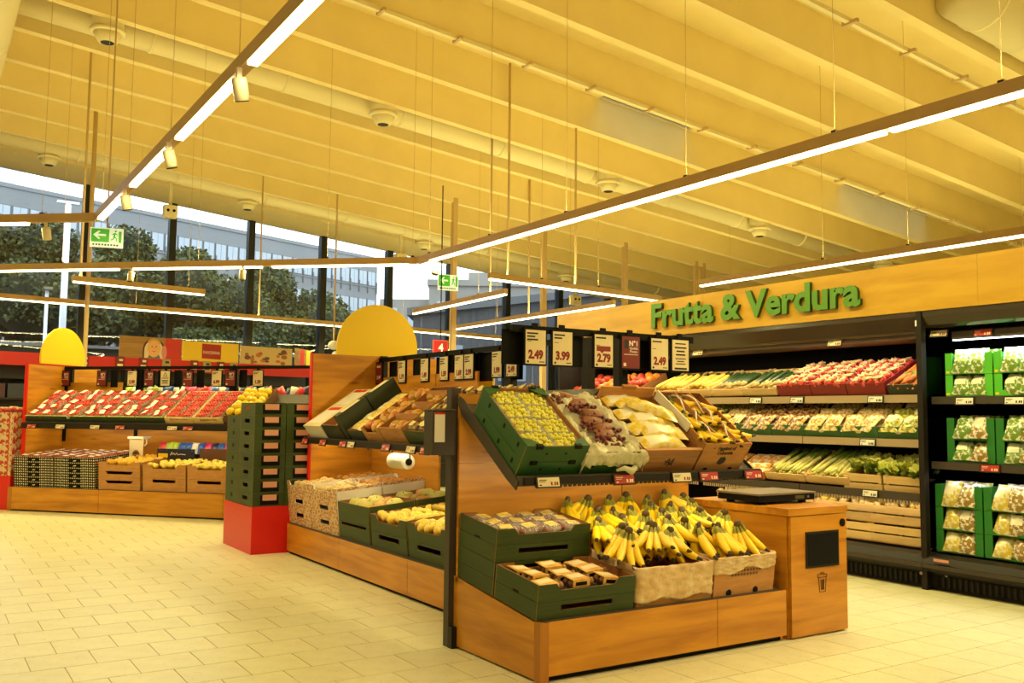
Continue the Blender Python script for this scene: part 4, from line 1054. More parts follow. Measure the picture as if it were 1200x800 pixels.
# ------------------------------------------------------------------ left diagonal island
LS = thing('island_display', 'wooden produce island at the far left with strawberries on its sloping shelf', 'display stand', FL)
for a, b in ((0.03, 1.335), (1.34, 3.08), (3.085, 4.8)): part(LS, 'plinth_panel', (a, 0, .02), (b, .02, .30), WX)
part(LS, 'plinth_post', (-.03, -.003, .0), (.028, .03, .30), EDGE)
part(LS, 'kick_plate', (0, .03, 0), (4.8, .06, .02), BLACK)
part(LS, 'plinth_side', (-.03, .03, .0), (-.005, 1.68, .30), WY)
part(LS, 'plinth_panel', (0, 1.68, .02), (4.8, 1.70, .30), WX)
LP = T(0, .03, .306) @ Rx(4)
part(LS, 'plinth_deck', (.0, -.03, -.006), (4.8, .82, 0), GREY, LP)
ep = part(LS, 'end_panel', (.0, .17, .30), (.04, 1.52, 1.875), WY)
part(ep, 'red_edge', (-.003, .150, .30), (.043, .17, 1.88), RED)
part(LS, 'back_panel', (.045, .84, .36), (4.75, .86, 1.12), WX)
part(LS, 'back_panel', (.045, .84, 1.12), (.95, .86, 1.66), WX)
for x in (.06, 1.2, 2.62, 3.9): part(LS, 'post', (x, .865, .30), (x + .06, .91, 1.85), DARK)
SL_ = T(0, .13, 1.125) @ Rx(33)
shl = ob('shelf', boxm('shelf', (.05, -.01, -.02), (4.7, .70, -.001), GREY), SL_, LS)
part(LS, 'shelf_edge', (.05, .085, 1.045), (4.7, .12, 1.115), DARK)
for x in (.05, 1.5, 3.0): ob('shelf_bracket', MB().prism([(-.04, -.05), (.6, -.06), (.70, -.02), (-.04, -.015)], 'x', x, x + .01).mesh('shelf_bracket', DARK), I4, shl)
shelf_lamp(LS, .10, 4.6, .26, 1.10, 11.0, 32)
for i, (x, pr, w_) in enumerate(((.22, LBL_R, 'red'), (.66, LBL_W, 'cream'), (1.18, LBL_W, 'cream'), (1.55, LBL_R, 'red'), (2.3, LBL_W, 'cream'), (2.52, LBL_R, 'red'))):
    pr.spawn(FL @ T(x, .074, 1.07) @ Rx(-14), '%s shelf label on the strawberry shelf, number %s from the left' % (w_, ['one', 'two', 'three', 'four', 'five', 'six'][i]), 'shelf labels on the strawberry shelf')
ob('arch_sign', arch_me, FL @ T(.02, .79, 1.90) @ Sc(1, .97, 1), label='round topped yellow sign board on the far left island end panel', cat='sign')
rail(FL, .06, 4.6, .80, 1.835, 'black sign rail running along the far left island', ((.065, .86), (1.2, .86), (2.62, .86)))
for i, (x, price, kind, lab) in enumerate(((.09, '', 'red', 'leftmost dark red N°1 sign on the far left island rail'), (.68, '', 'red', 'second dark red N°1 sign on the far left island rail'), (1.16, '2.99', 'small', 'cream price sign 2.99 on the far left island rail'), (1.42, '', 'red', 'third dark red N°1 sign on the far left island rail'),
        (1.67, '', 'warn', 'cream warning notice with a triangle on the far left island rail'), (2.01, '', 'red', 'fourth dark red N°1 sign on the far left island rail'), (2.44, '6.99', 'small', 'cream price sign 6.99 on the far left island rail'), (2.64, '', 'red', 'fifth dark red N°1 sign, just left of the tall green crates'), (3.04, '1.29', 'small', 'cream price sign 1.29 above the tall green crates'))):
    price_sign(FL @ T(x, .775, 1.715), price, 2, lab, 'signs on the far left island rail', kind)
    if i not in (0, 8): ob('price_sign', boxm('price_sign', (-.055, -.004, -.12), (.055, .004, .11), BLACK), FL @ T(x + .145, .84, 1.715), label='black sign back on the far left rail right of the %s sign' % ['', 'second red', '2.99', 'third red', 'warning', 'fourth red', '6.99', 'fifth red'][i], cat='price sign')

PL = FL @ LP
dotm = bpy.data.materials.new('dotted_black_card'); dotm.use_nodes = True
n = dotm.node_tree.nodes; l = dotm.node_tree.links
t_ = n.new('ShaderNodeTexCoord'); v_ = n.new('ShaderNodeTexVoronoi'); v_.inputs['Scale'].default_value = 32; v_.inputs['Randomness'].default_value = .1
r_ = n.new('ShaderNodeValToRGB'); r_.color_ramp.elements[0].position = .28; r_.color_ramp.elements[0].color = (.85, .76, .56, 1); r_.color_ramp.elements[1].position = .34; r_.color_ramp.elements[1].color = (.005, .004, .004, 1)
l.new(t_.outputs['Object'], v_.inputs['Vector']); l.new(v_.outputs['Distance'], r_.inputs[0]); l.new(r_.outputs[0], n['Principled BSDF'].inputs['Base Color'])
dot = tray('dotted_crate', .61, .40, .062, [dotm, KRAFTIN])
dot.p('front_plate', boxm('front_plate', (-.09, -.2025, .004), (.09, -.1995, .050), BLACK))
dot.p('printed_mark', MB().prism([(-.025, .02), (.02, .022), (.028, .034), (-.01, .032)], 'y', -.2037, -.2026).mesh('printed_mark', CREAM))
STR = mat('strawberry', (.55, .02, .012), .35, col2=(.66, .06, .03), scale=(40, 40, 40), spec=.7)
sm_ = MB()
for i in range(4):
    for j in range(3): sm_.ball((-.057 + i * .038 + jit(.006), -.033 + j * .033 + jit(.005), .035 + jit(.006)), (.021, .019, .023), 7, 5)
sp = Proto('strawberry_punnet', 'punnet')
sp.p('container', MB().box((-.078, -.052, 0), (.078, .052, .004)).box((-.078, -.052, 0), (-.076, .052, .038)).box((.076, -.052, 0), (.078, .052, .038)).box((-.078, -.052, 0), (.078, -.05, .038)).box((-.078, .05, 0), (.078, .052, .038)).mesh('container', CLEAR))
sp.p('strawberries', sm_.mesh('strawberries', STR, True), kind='stuff')
sp_l = Proto('strawberry_punnet', 'punnet'); sp_l.parts = list(sp.parts)
sp_l.p('label', boxm('label', (-.03, -.046, .060), (.03, .046, .063), WHITE))
dkm = Proto('grape_pack', 'pack'); dk_ = MB()
for i in range(4):
    for j in range(3): dk_.ball((-.057 + i * .038 + jit(.006), -.033 + j * .033 + jit(.005), .025 + jit(.006)), .02, 7, 5)
dkm.p('fruit', dk_.mesh('fruit', mat('plum_skin', (.22, .03, .02), .35, col2=(.34, .10, .04), scale=(30, 30, 30)), True), kind='stuff'); dkm.p('tray', boxm('tray', (-.075, -.05, 0), (.075, .05, .012), TRAYB))
dkm.p('label', boxm('label', (-.035, -.03, .047), (.03, .02, .05), WHITE), Rx(5))
for c, x in enumerate((.335, .955)):
    for rr_, yy in enumerate((.20, .61)):
        for k in range(6): dot.spawn(PL @ T(x, yy, k * .0635), 'black dotted crate, %s from bottom, %s %s stack at the far left' % (['first', 'second', 'third', 'fourth', 'fifth', 'topmost'][k], ['front', 'rear'][rr_], ['left', 'right'][c]))
        for i in range(3):
            for j in range(3): dkm.spawn(PL @ T(x - .19 + i * .19 + jit(.01), yy - .125 + j * .125, .352) @ Rz(jit(8)) @ Ry(jit(7)), 'dark red fruit pack with white label on the %s %s dotted stack' % (['front', 'rear'][rr_], ['left', 'right'][c]), 'packs on the %s %s dotted stack' % (['front', 'rear'][rr_], ['left', 'right'][c]))
kcr = tray('kraft_fruit_crate', .60, .40, .112, [KRAFT, KRAFTIN], front=dict(notch=(-.17, .17, .078, .03)))
kcr2 = tray('kraft_fruit_crate', .60, .40, .155, [KRAFT, KRAFTIN], front=dict(hole=(-.16, .16, .105, .142)))
kcr2t = tray('kraft_fruit_crate', .60, .40, .165, [KRAFT, KRAFTIN], front=dict(notch=(-.16, .16, .115, .03)))
ORY = mat('yellow_orange', (.78, .40, .02), .45, col2=(.82, .50, .03), scale=(40, 40, 40), obj_var=.08); ory_me = [fruit_mesh('orange', ORY, .04, 1, .95, BANG)]
LEM = mat('lemon_skin', (.80, .60, .05), .45, col2=(.86, .72, .14), scale=(40, 40, 40), obj_var=.1); lem_me = [fruit_mesh('lemon', LEM, .036, 1.4, .9, BANG)]
for rr_, yy in enumerate((.205, .615)):
    for k in range(3): kcr.spawn(PL @ T(1.605, yy, k * .114), 'kraft crate of oranges, %s of the %s stack beside the dotted crates' % (['bottom', 'middle', 'top'][k], ['front', 'rear'][rr_]))
    fruits(PL @ T(1.605, yy, 0), ory_me, 'orange', 'orange', 6, 4, .54, .35, .322, 'yellow orange in the %s crate beside the dotted crates' % ['front', 'rear'][rr_], 'yellow oranges %s' % ['front', 'rear'][rr_])
    for c, x in enumerate((2.245, 2.87, 3.5)):
        for k in range(2): (kcr2t if k else kcr2).spawn(PL @ T(x, yy, k * .158), 'kraft crate of lemons, %s of the %s stack, %s' % (['lower', 'upper'][k], ['front', 'rear'][rr_], ['leftmost', 'middle', 'hidden behind the green stacks'][c]))
        if c < 2: fruits(PL @ T(x, yy, 0), lem_me, 'lemon', 'lemon', 6, 4, .54, .35, .305, 'yellow lemon in the %s %s kraft crate' % (['front', 'rear'][rr_], ['left', 'middle'][c]), 'lemons %s %s' % (['front', 'rear'][rr_], ['left', 'middle'][c]))
# white stand and display boxes under the shelf
ws = thing('white_stand', 'white plastic stand with arched legs behind the oranges', 'stand', FL @ T(1.37, .50, .66))
part(ws, 'top', (-.02, -.02, .26), (.22, .14, .29), WHITE)
ob('front', MB().prism([(0, 0), (.035, 0), (.05, .09), (.08, .12), (.12, .12), (.15, .09), (.165, 0), (.20, 0), (.205, .26), (-.005, .26)], 'y', 0, .01).mesh('front', CREAM), I4, ws)
ob('handle', MB().tube([(.205, .02, .27), (.235, .02, .26), (.24, .02, .20), (.21, .02, .17)], .008, 6).mesh('handle', WHITE, True), I4, ws)
nb_ = thing('display_carton', 'dark blue display carton with pale script under the strawberry shelf', 'carton', FL @ T(1.75, .55, .66))
part(nb_, 'body', (0, 0, 0), (.55, .24, .14), mat('navy', (.008, .010, .03), .5))
ob('script', MB().tube([(.20, -.002, .06), (.22, -.002, .10), (.235, -.002, .065), (.25, -.002, .085), (.27, -.002, .065), (.29, -.002, .09), (.31, -.002, .065), (.34, -.002, .075), (.42, -.002, .07)], .005, 5).mesh('script', CREAM), I4, nb_)
part(nb_, 'label', (.02, -.003, .03), (.16, 0, .08), YELLOW)
bk_ = tray('brown_carton', .55, .24, .15, [mat('brown_card', (.10, .035, .012), .6), KRAFTIN]); bk_.spawn(FL @ T(2.65, .67, .66), 'dark brown open carton under the right end of the strawberry shelf')
SWEET = [mat('sweet_' + nm, c, .3) for nm, c in (('blue', (.02, .08, .40)), ('pink', (.55, .03, .16)), ('white', (.72, .70, .66)), ('lime', (.35, .48, .04)), ('red', (.5, .02, .03)), ('navy', (.02, .02, .08)))]
sweet_me = [pillow_mesh('sweet_bag', .11, .15, .06, m_, 50 + i, None, 5) for i, m_ in enumerate(SWEET)]
SWN = ['blue', 'pink', 'white', 'lime', 'red', 'navy']
for k in range(12):
    i = (4, 3, 3, 0, 0, 2, 0, 1, 5, 0, 1, 4)[k]
    ob('sweet_bag', sweet_me[i], FL @ T(1.80 + k * .095, .62, .80) @ Rx(68) @ Rz(jit(12)), label='%s sweet bag standing in the cartons under the strawberry shelf' % SWN[i], cat='bag', group='%s bags under the shelf' % SWN[i])
top = thing('rear_shelf', 'narrow shelf on the back of the far left island for sweet bags', 'shelf', FL)
part(top, 'board', (.95, .87, 1.44), (4.7, 1.25, 1.46), DARK)
for x in (1.0, 2.7, 4.5): part(top, 'support', (x, .90, .4), (x + .04, .94, 1.44), DARK)
for k in range(34):
    i = (3, 2, 2, 3, 2, 3, 2, 0, 0, 2, 2, 1, 1, 1, 4, 1, 0, 2, 0, 0, 2, 5, 4, 5, 2, 5, 4, 5, 4, 5, 2, 4, 5, 2)[k]
    ob('sweet_bag', sweet_me[i], FL @ T(.98 + k * .083 + jit(.015), .96 + jit(.03), 1.53 + jit(.012)) @ Rx(70 + jit(14)) @ Rz(jit(35)), label='%s sweet bag on the rear shelf above the strawberries' % SWN[i], cat='bag', group='%s bags on the rear shelf' % SWN[i])
# strawberry trays
SL = FL @ SL_
strt = tray('strawberry_tray', .405, .62, .085, [mat('dark_tray', (.020, .028, .010), .5), KRAFTIN], flaps=False)
strt.p('rim', boxm('rim', (-.2, -.315, .083), (.2, -.30, .088), mat('lime_rim', (.28, .34, .04), .5)))
wt = tray('pale_tray', .40, .62, .085, [PALEWOOD, PALEWOOD], front=dict(hole=(-.12, .12, .035, .06)))
ordn = ['first', 'second', 'third', 'fourth', 'fifth', 'sixth', 'seventh', 'eighth']
for k in range(5):
    x = .29 + .413 * k
    strt.spawn(SL @ T(x, .325, 0), 'dark tray of labelled strawberry punnets, %s from the left on the strawberry shelf' % ordn[k])
    for i in range(2):
        for j in range(5): (sp_l if (i + j) % 4 != 3 else sp).spawn(SL @ T(x - .10 + i * .19 + jit(.01), .085 + j * .118 + jit(.012), .05) @ Rz(jit(22)) @ Ry(jit(14)) @ Rx(jit(10)), 'strawberry punnet in the %s dark tray from the left' % ordn[k], 'punnets in the %s dark tray' % ordn[k])
for k in range(2):
    x = .29 + .413 * (5 + k)
    wt.spawn(SL @ T(x, .325, 0), 'pale wooden tray of unlabelled strawberries, %s on the strawberry shelf' % ['left of two', 'right of two'][k])
    for i in range(2):
        for j in range(5): sp.spawn(SL @ T(x - .10 + i * .19, .085 + j * .118, .05) @ Rz(jit(10)) @ Ry(jit(8)), 'strawberry punnet in the %s pale tray' % ['left', 'right'][k], 'punnets in the %s pale tray' % ['left', 'right'][k])
ybx = tray('brown_carton', .42, .62, .12, [MATS['brown_card'], KRAFTIN]); ybx.spawn(SL @ T(3.20, .325, 0), 'brown carton of yellow peppers right of the strawberries')
PEP = mat('yellow_pepper', (.80, .56, .01), .3, obj_var=.08); pep_me = [fruit_mesh('pepper', PEP, .05, 1.1, 1.0, BANG, 9, 6)]
fruits(SL @ T(3.20, .325, 0), pep_me, 'pepper', 'pepper', 4, 6, .38, .58, .12, 'yellow pepper in the brown carton right of the strawberries', 'yellow peppers')
# stack of printed boxes on a red base at the far left edge
rb = thing('crate_pedestal', 'red pedestal box at the far left edge of the view', 'pedestal', FL @ T(-.62, .05, 0))
part(rb, 'body', (0, 0, 0), (.57, .8, .43), RED)
pst = tray('printed_crate', .54, .40, .135, [mat('printed_red_card', (.60, .44, .26), .6, col2=(.42, .04, .025), scale=(16, 16, 16), contrast=(.50, .54), detail=1), WHITE], front=dict(hole=(-.09, .09, .075, .11)))
for k in range(6): pst.spawn(FL @ T(-.335, .26, .43 + k * .136), 'red printed fruit box at the far left edge, %s from the bottom of its stack' % ordn[k])
RAD = Proto('radish_bunch', 'radishes'); rm_ = MB()
for k in range(13): rm_.ball((jit(.055), jit(.055), .035 + jit(.025)), .022, 7, 5)
RAD.p('radishes', rm_.mesh('radishes', mat('radish_red', (.60, .02, .03), .35, col2=(.70, .10, .08), scale=(30, 30, 30)), True), kind='stuff')
wm_ = MB()
for k in range(5): wm_.tube([(jit(.04), jit(.03), .04), (jit(.05), jit(.05), .062), (jit(.06), jit(.06), .07)], [.010, .014, .006], 6)
RAD.p('white_stalks', wm_.mesh('white_stalks', mat('stalk_cream', (.66, .50, .28), .5), True), kind='stuff')
for i in range(4):
    for j in range(3): RAD.spawn(FL @ T(-.335 - .2 + i * .135, .13 + j * .13, 1.24 + jit(.01)) @ Rz(jit(90)), 'red radish bunch in the topmost printed box at the far left edge', 'radishes at the far left edge')
#PART4
# ------------------------------------------------------------------ refrigerated wall cabinet and wooden fascia
SHINY = mat('dark_gloss', (.030, .022, .018), .18, spec=.8)
BROWNIN = mat('cabinet_brown', (.045, .022, .010), .5)
EDGEM = mat('shelf_edge_metal', (.42, .33, .22), .35, metal=.3)
FR = thing('refrigerated_cabinet', 'long dark refrigerated wall cabinet with open shelves of vegetables', 'cabinet', FF)
FX1 = 7.4
for a, b in ((0, 2.38), (2.38, 4.76), (4.76, FX1)):
    ob('base', MB().prism([(.07, 0), (1.0, 0), (1.0, .27), (.05, .27), (.0, .25), (-.035, .20), (-.035, .165), (-.01, .14), (.03, .135), (.03, .12), (.07, .12)], 'x', a + .002, b - .002).mesh('base', DARK), I4, FR)
    gr = part(FR, 'kick_grille', (a + .06, .058, .02), (b - .06, .069, .11), BLACK)
    m = MB(); k = a + .10
    while k < b - .12: m.box((k, .052, .025), (k + .02, .0575, .105)); k += .045
    ob('grille_bar', m.mesh('grille_bar', DARK), I4, gr, kind='stuff')
    part(FR, 'bumper', (a + .002, -.043, .168), (b - .002, -.035, .197), GREY)
part(FR, 'back_wall', (0, .97, .27), (FX1, 1.0, 2.05), BLACK)
part(FR, 'top', (0, .02, 2.04), (FX1, 1.0, 2.098), DARK)
ob('canopy', MB().prism([(.0, 2.098), (.0, 2.06), (.035, 1.95), (.06, 1.93), (.45, 1.98), (.45, 2.04), (.06, 2.04)], 'x', .01, 4.735).mesh('canopy', SHINY), I4, FR)
ob('canopy', MB().prism([(.0, 2.098), (.0, 2.06), (.03, 1.99), (.06, 1.97), (.45, 2.0), (.45, 2.04), (.06, 2.04)], 'x', 4.785, FX1).mesh('canopy', SHINY), I4, FR)
part(FR, 'canopy_underside', (.02, .07, 1.90), (4.73, .5, 1.928), BROWNIN)
part(FR, 'end_wall', (-.03, .03, 0), (0, 1.0, 2.098), DARK)
part(FR, 'post', (4.738, -.012, 0), (4.782, .045, 2.10), DARK)
part(FR, 'glass_divider', (4.752, .05, .30), (4.764, .94, 1.92), glass_m)
part(FR, 'glass_clip', (4.735, -.016, 1.985), (4.747, -.012, 2.03), WHITE)
part(FR, 'red_badge', (4.86, -.046, .225), (4.98, -.043, .245), mat('badge', (.6, .25, .2), .5))
for x in (4.74, 4.90): ob('screw', MB().lathe([(.012, 0), (.012, .005)], 10).mesh('screw', STEEL), T(x, -.02 if x < 4.8 else .05, .12) @ Rx(90), FR)
for zi, (z, y0) in enumerate(((1.465, .12), (1.115, .09), (.705, .04))):
    for a, b in ((.02, 1.18), (1.19, 2.36), (2.37, 3.55), (3.56, 4.735)):
        s_ = part(FR, 'shelf', (a, y0 + .03, z - .025), (b, .95, z - .003), DARK)
        part(s_, 'shelf_edge', (a, y0, z - .062), (b, y0 + .03, z), EDGEM if zi < 2 else GREY)
        if zi == 2: ob('shelf_teeth', (lambda m: ([m.box((a + .02 + i * .028, y0 - .002, z - .09), (a + .034 + i * .028, y0 + .004, z - .062)) for i in range(40)], m)[1])(MB()).mesh('shelf_teeth', EDGEM), I4, s_, kind='stuff')
for z, y0 in ((1.445, .09), (.955, .07)):
    for a, b in ((4.79, 6.1), (6.11, FX1 - .02)):
        s_ = part(FR, 'shelf', (a, y0 + .03, z - .025), (b, .95, z - .003), DARK)
        part(s_, 'shelf_edge', (a, y0, z - .055), (b, y0 + .03, z), GREY)
part(FR, 'lamp_rail', (4.95, .12, 1.875), (FX1 - .05, .17, 1.935), GREY)
part(FR, 'led_strip', (4.95, .13, 1.868), (FX1 - .05, .16, 1.875), LEDCOOL)
def fridge_lamp_and_fill(x0, x1, y, z, w, colr, tilt=0):
    ld = bpy.data.lights.new('cabinet_lamp_and_fill', 'AREA'); ld.shape = 'RECTANGLE'; ld.size = x1 - x0; ld.size_y = .03; ld.energy = w; ld.color = colr
    lo = bpy.data.objects.new('cabinet_lamp_and_fill', ld); COL.objects.link(lo); lo.parent = FR; lo.matrix_basis = T((x0 + x1) / 2, y, z) @ Rx(tilt)
fridge_lamp_and_fill(4.95, FX1 - .05, .145, 1.866, 26, (.95, 1, 1))
fridge_lamp_and_fill(4.85, FX1 - .05, .16, .92, 5, (.95, 1, 1))
fridge_lamp_and_fill(.1, 4.7, .30, 1.896, 22, (1, .78, .42))
fridge_lamp_and_fill(.1, 4.7, .16, 1.40, 6, (1, .78, .42))
fridge_lamp_and_fill(.1, 4.7, .12, 1.05, 6, (1, .78, .42))
fridge_lamp_and_fill(.1, 4.7, .09, .635, 6, (1, .78, .42))  # fill light added under the third shelf to brighten the crates below
for i, (x, z, y0, pr, w_) in enumerate(((1.9, 1.43, .118, LBL_P, 'white'), (3.0, 1.43, .118, LBL_P, 'white'), (3.48, 1.43, .118, LBL_P, 'white'), (4.28, 1.43, .118, LBL_P, 'white'), (4.22, 1.08, .088, LBL_P, 'white'), (4.27, .675, .038, LBL_P, 'white'), (5.06, 1.41, .088, LBL_P, 'white'), (5.43, 1.41, .088, LBL_P, 'white'), (5.25, .925, .068, LBL_R, 'red'))):
    pr.spawn(FF @ T(x, y0, z) @ Rx(-8), '%s shelf label on the refrigerated cabinet, number %d of nine' % (w_, i + 1) if False else '%s shelf label on the refrigerated cabinet %s' % (w_, ['below the yellow squash', 'below the first dark courgettes', 'below the last dark courgettes', 'below the radishes', 'below the bagged mushrooms', 'below the lettuce crates', 'below the bright green crates, left', 'below the bright green crates, right', 'below the second row of bright green crates'][i]))
for i, (x, lab) in enumerate(((2.30, 'left'), (3.93, 'middle'))): LBL_W.spawn(FF @ T(x, .068, 1.905) @ Rx(-20), 'cream label hanging under the cabinet canopy, %s' % lab)
LBL_W.spawn(FF @ T(4.86, .10, 1.925) @ Rx(-20), 'cream label hanging under the canopy just right of the post')
LBL_R.spawn(FF @ T(5.20, .115, 1.91) @ Rx(-10), 'red label on the cool lamp rail of the right cabinet section')

HD = thing('fascia_board', 'wide wooden fascia above the refrigerated cabinet with green lettering', 'sign board', FF)
for a, b in ((0, 2.45), (2.452, 5.24), (5.242, 7.6)): part(HD, 'board', (a, -.01, 2.10), (b, .025, 2.477), wood_mat('oak_fascia', (1.5, 12, 9), (.38, .20, .010), (.50, .29, .022)))
GT = text(HD, 'Frutta & Verdura', .30, T(3.0, -.013, 2.19), GREENINK, 'lettering', extrude=.016, offset=.010)
w_ = max(v.co.x for v in GT.data.vertices) - min(v.co.x for v in GT.data.vertices)
mid = (max(v.co.x for v in GT.data.vertices) + min(v.co.x for v in GT.data.vertices)) / 2
GT.data.materials.append(mat('letter_side_shade', (.018, .055, .004), .5))  # darker green puts the shade of the letter sides into their colour
for q in GT.data.polygons:
    if abs(q.normal.z) < .5: q.material_index = 1
GT.matrix_basis = T(3.0 - mid * 2.54 / w_, -.03, 2.198) @ Sc(2.54 / w_, 1, 1.12) @ Rx(90)

# ---- vegetables
COU = mat('courgette_skin', (.012, .035, .008), .35, col2=(.035, .075, .018), scale=(40, 40, 40), obj_var=.2)
CTIP = mat('pale_tip', (.55, .42, .16), .5)
SQ = mat('squash_skin', (.66, .42, .03), .4, col2=(.74, .54, .10), scale=(20, 20, 20), obj_var=.2)
GRN = mat('leaf_green', (.10, .20, .02), .5, col2=(.28, .36, .06), scale=(22, 22, 22), obj_var=.2)
LEEK = mat('leek_white', (.68, .62, .26), .45, col2=(.50, .50, .10), scale=(20, 20, 20), obj_var=.15)
CAR = mat('carrot', (.55, .16, .02), .5, obj_var=.15)
cou_me = [stick_mesh('courgette', .36, .021, [COU, CTIP], [1, 0, 0, 0, 0, 1], 8, b_, .5, .6) for b_ in (.0, .015, -.012)]
squ_me = [stick_mesh('squash', .36, .024, [SQ, COU], [0, 0, 0, 0, 1], 8, b_, .4, .7) for b_ in (.0, .015, -.014)]
lee_me = [stick_mesh('leek', .42, .017, [LEEK, GRN], [0, 0, 0, 1, 1], 7, b_, 1.6, .9) for b_ in (.0, .012, -.012)]
car_me = [stick_mesh('carrot', .26, .017, [CAR, GRN], [0, 0, 0, 1], 7, b_, 1.0, .3) for b_ in (0, .01)]
def sticks(M, meshes, name, cat, n, w, y, z, label, group, layers=2, jz=.006, jr=9):
    for L in range(layers):
        for i in range(n):
            ob(name, rnd.choice(meshes), M @ T((i + .5) / n * w - w/2 + jit(.008), y + jit(.015), z + L * .032 + jit(jz)) @ Rz(jit(jr)) @ Rx(jit(4)) @ Ry(jit(90)), label=label, cat=cat, group=group)
F1 = FF @ T(0, .145, 1.468) @ Rx(24)
wcr = slat_crate('slat_crate', .42, .50, .075, PALEWOOD, 1)
sqn = ['far', 'near']
for k, x in enumerate((1.74, 2.17)):
    wcr.spawn(F1 @ T(x, .26, 0), '%s slatted crate of yellow squash on the top cabinet shelf' % sqn[k])
    sticks(F1 @ T(x, 0, 0), squ_me, 'squash', 'squash', 8, .37, .26, .05, 'yellow squash in the %s crate of the top cabinet shelf' % sqn[k], 'squash %s' % sqn[k])
for k, x in enumerate((2.60, 3.02)):
    wcr.spawn(F1 @ T(x, .26, 0), '%s slatted crate of dark courgettes on the top cabinet shelf' % sqn[k])
    sticks(F1 @ T(x, 0, 0), cou_me, 'courgette', 'courgette', 9, .37, .26, .05, 'dark green courgette in the %s crate of the top cabinet shelf' % sqn[k], 'courgettes %s' % sqn[k])
rcr = tray('radish_tray', .36, .52, .10, [DKRED, mat('red_tray_inside', (.30, .02, .015), .6)])
for k, x in enumerate((3.43, 3.80, 4.17)):
    rcr.spawn(F1 @ T(x, .27, 0), 'dark red tray of radishes on the top cabinet shelf, %s' % ['beside the courgettes', 'middle one', 'nearest the post'][k])
    part(COL.objects[-1] if False else bpy.data.objects[-1], 'x', (0, 0, 0), (0, 0, 0), RED) if False else None
    for i in range(3):
        for j in range(5): RAD.spawn(F1 @ T(x - .11 + i * .11, .06 + j * .10, .07 + jit(.008)) @ Rz(jit(180)) @ Sc(.85), 'red radish bunch in the dark red tray %s' % ['beside the courgettes', 'in the middle', 'nearest the post'][k], 'radishes %s' % ['far', 'middle', 'near'][k])
gcs = tray('dark_green_tray', .30, .50, .08, [MATS['dark_green_card'], KRAFTIN]); gcs.spawn(F1 @ T(4.53, .26, 0), 'dark tray of bunched carrots beside the cabinet post')
sticks(F1 @ T(4.53, 0, 0), car_me, 'carrot', 'carrot', 7, .26, .14, .05, 'carrot in the dark tray beside the cabinet post', 'carrots by the post'); sticks(F1 @ T(4.53, 0, 0), car_me, 'carrot', 'carrot', 7, .26, .36, .06, 'carrot at the back of the dark tray beside the post', 'carrots at the back')
# peppers farther left on the top shelf
pcr = tray('pepper_tray', .38, .50, .09, [KRAFT, KRAFTIN])
PRD = [fruit_mesh('pepper', mat('pepper_red', (.42, .03, .01), .3), .045, 1.1, 1, BANG, 9, 6), fruit_mesh('pepper', mat('pepper_orange', (.60, .20, .01), .3), .045, 1.1, 1, BANG, 9, 6)]
for k, x in enumerate((.28, .68, 1.08, 1.42 - .0)):
    if k == 3: break
    pcr.spawn(F1 @ T(x, .26, 0), 'kraft tray of peppers on the top cabinet shelf, %s' % ['farthest', 'second farthest', 'third farthest'][k])
    fruits(F1 @ T(x, .26, 0), [PRD[k % 2]] if k < 2 else [squ_me[0]][:0] or PRD, 'pepper', 'pepper', 4, 4, .33, .44, .09, 'bright pepper in the %s kraft tray' % ['farthest', 'second farthest', 'third farthest'][k], 'peppers %d' % k if False else 'peppers in the %s tray' % ['farthest', 'second', 'third'][k])
F2 = FF @ T(0, .115, 1.117) @ Rx(17)
BAGM = [mat('bag_mushroom', (.58, .38, .14), .25, col2=(.16, .06, .015), scale=(38, 38, 38), contrast=(.40, .52), spec=.8), mat('bag_salad', (.62, .52, .12), .25, col2=(.18, .22, .02), scale=(34, 34, 34), contrast=(.42, .54), spec=.8),
        mat('bag_pale', (.66, .52, .22), .25, col2=(.34, .20, .05), scale=(34, 34, 34), contrast=(.44, .56), spec=.8)]
bag_me = [pillow_mesh('produce_bag', .17, .20, .07, BAGM[i % 3], 20 + i, CREAM if i in (1, ) else None, 7) for i in range(6)]
g2 = tray('green_tray', .365, .46, .095, [GREEN2, KRAFTIN])
g2.p('front_emblem', MB().lathe([(.028, 0), (.028, .0012)], 14).mesh('front_emblem', CREAM), T(0, -.2305, .05) @ Rx(90) @ Sc(1, .5, 1))
for k in range(10):
    x = .95 + k * .372 + .19
    if x > 4.6: break
    g2.spawn(F2 @ T(x, .235, 0), 'dark green tray of bagged vegetables, %s from the far end of the second cabinet shelf' % ['first', 'second', 'third', 'fourth', 'fifth', 'sixth', 'seventh', 'eighth', 'ninth', 'tenth'][k])
    for i in range(2):
        for j in range(3):
            b_ = (1, 1, 1, 1, 2, 0, 0, 2, 2, 1)[k]
            me = bag_me[(b_ + 3 * ((i + j) % 2)) % 6]
            ob('produce_bag', me, F2 @ T(x - .085 + i * .17, .09 + j * .15, .075 + .012 * j) @ Rz(jit(25)) @ Rx(28), label='bag of %s in the %s green tray of the second cabinet shelf' % (['mushrooms', 'salad', 'pale roots'][b_], ['first', 'second', 'third', 'fourth', 'fifth', 'sixth', 'seventh', 'eighth', 'ninth', 'tenth'][k]), cat='bag', group='bags in green tray ' + ['one', 'two', 'three', 'four', 'five', 'six', 'seven', 'eight', 'nine', 'ten'][k])
F3 = FF @ T(0, .07, .709) @ Rx(18)
ocr = tray('orange_carton', .40, .44, .07, [mat('orange_card', (.52, .16, .02), .5), mat('orange_inside', (.48, .13, .02), .6)])
OPK = [pillow_mesh('orange_bag', .13, .19, .05, mat('orange_bag', (.66, .28, .04), .3, col2=(.76, .64, .40), scale=(24, 24, 24), contrast=(.5, .56)), 70 + i, WBAG, 6) for i in range(2)]
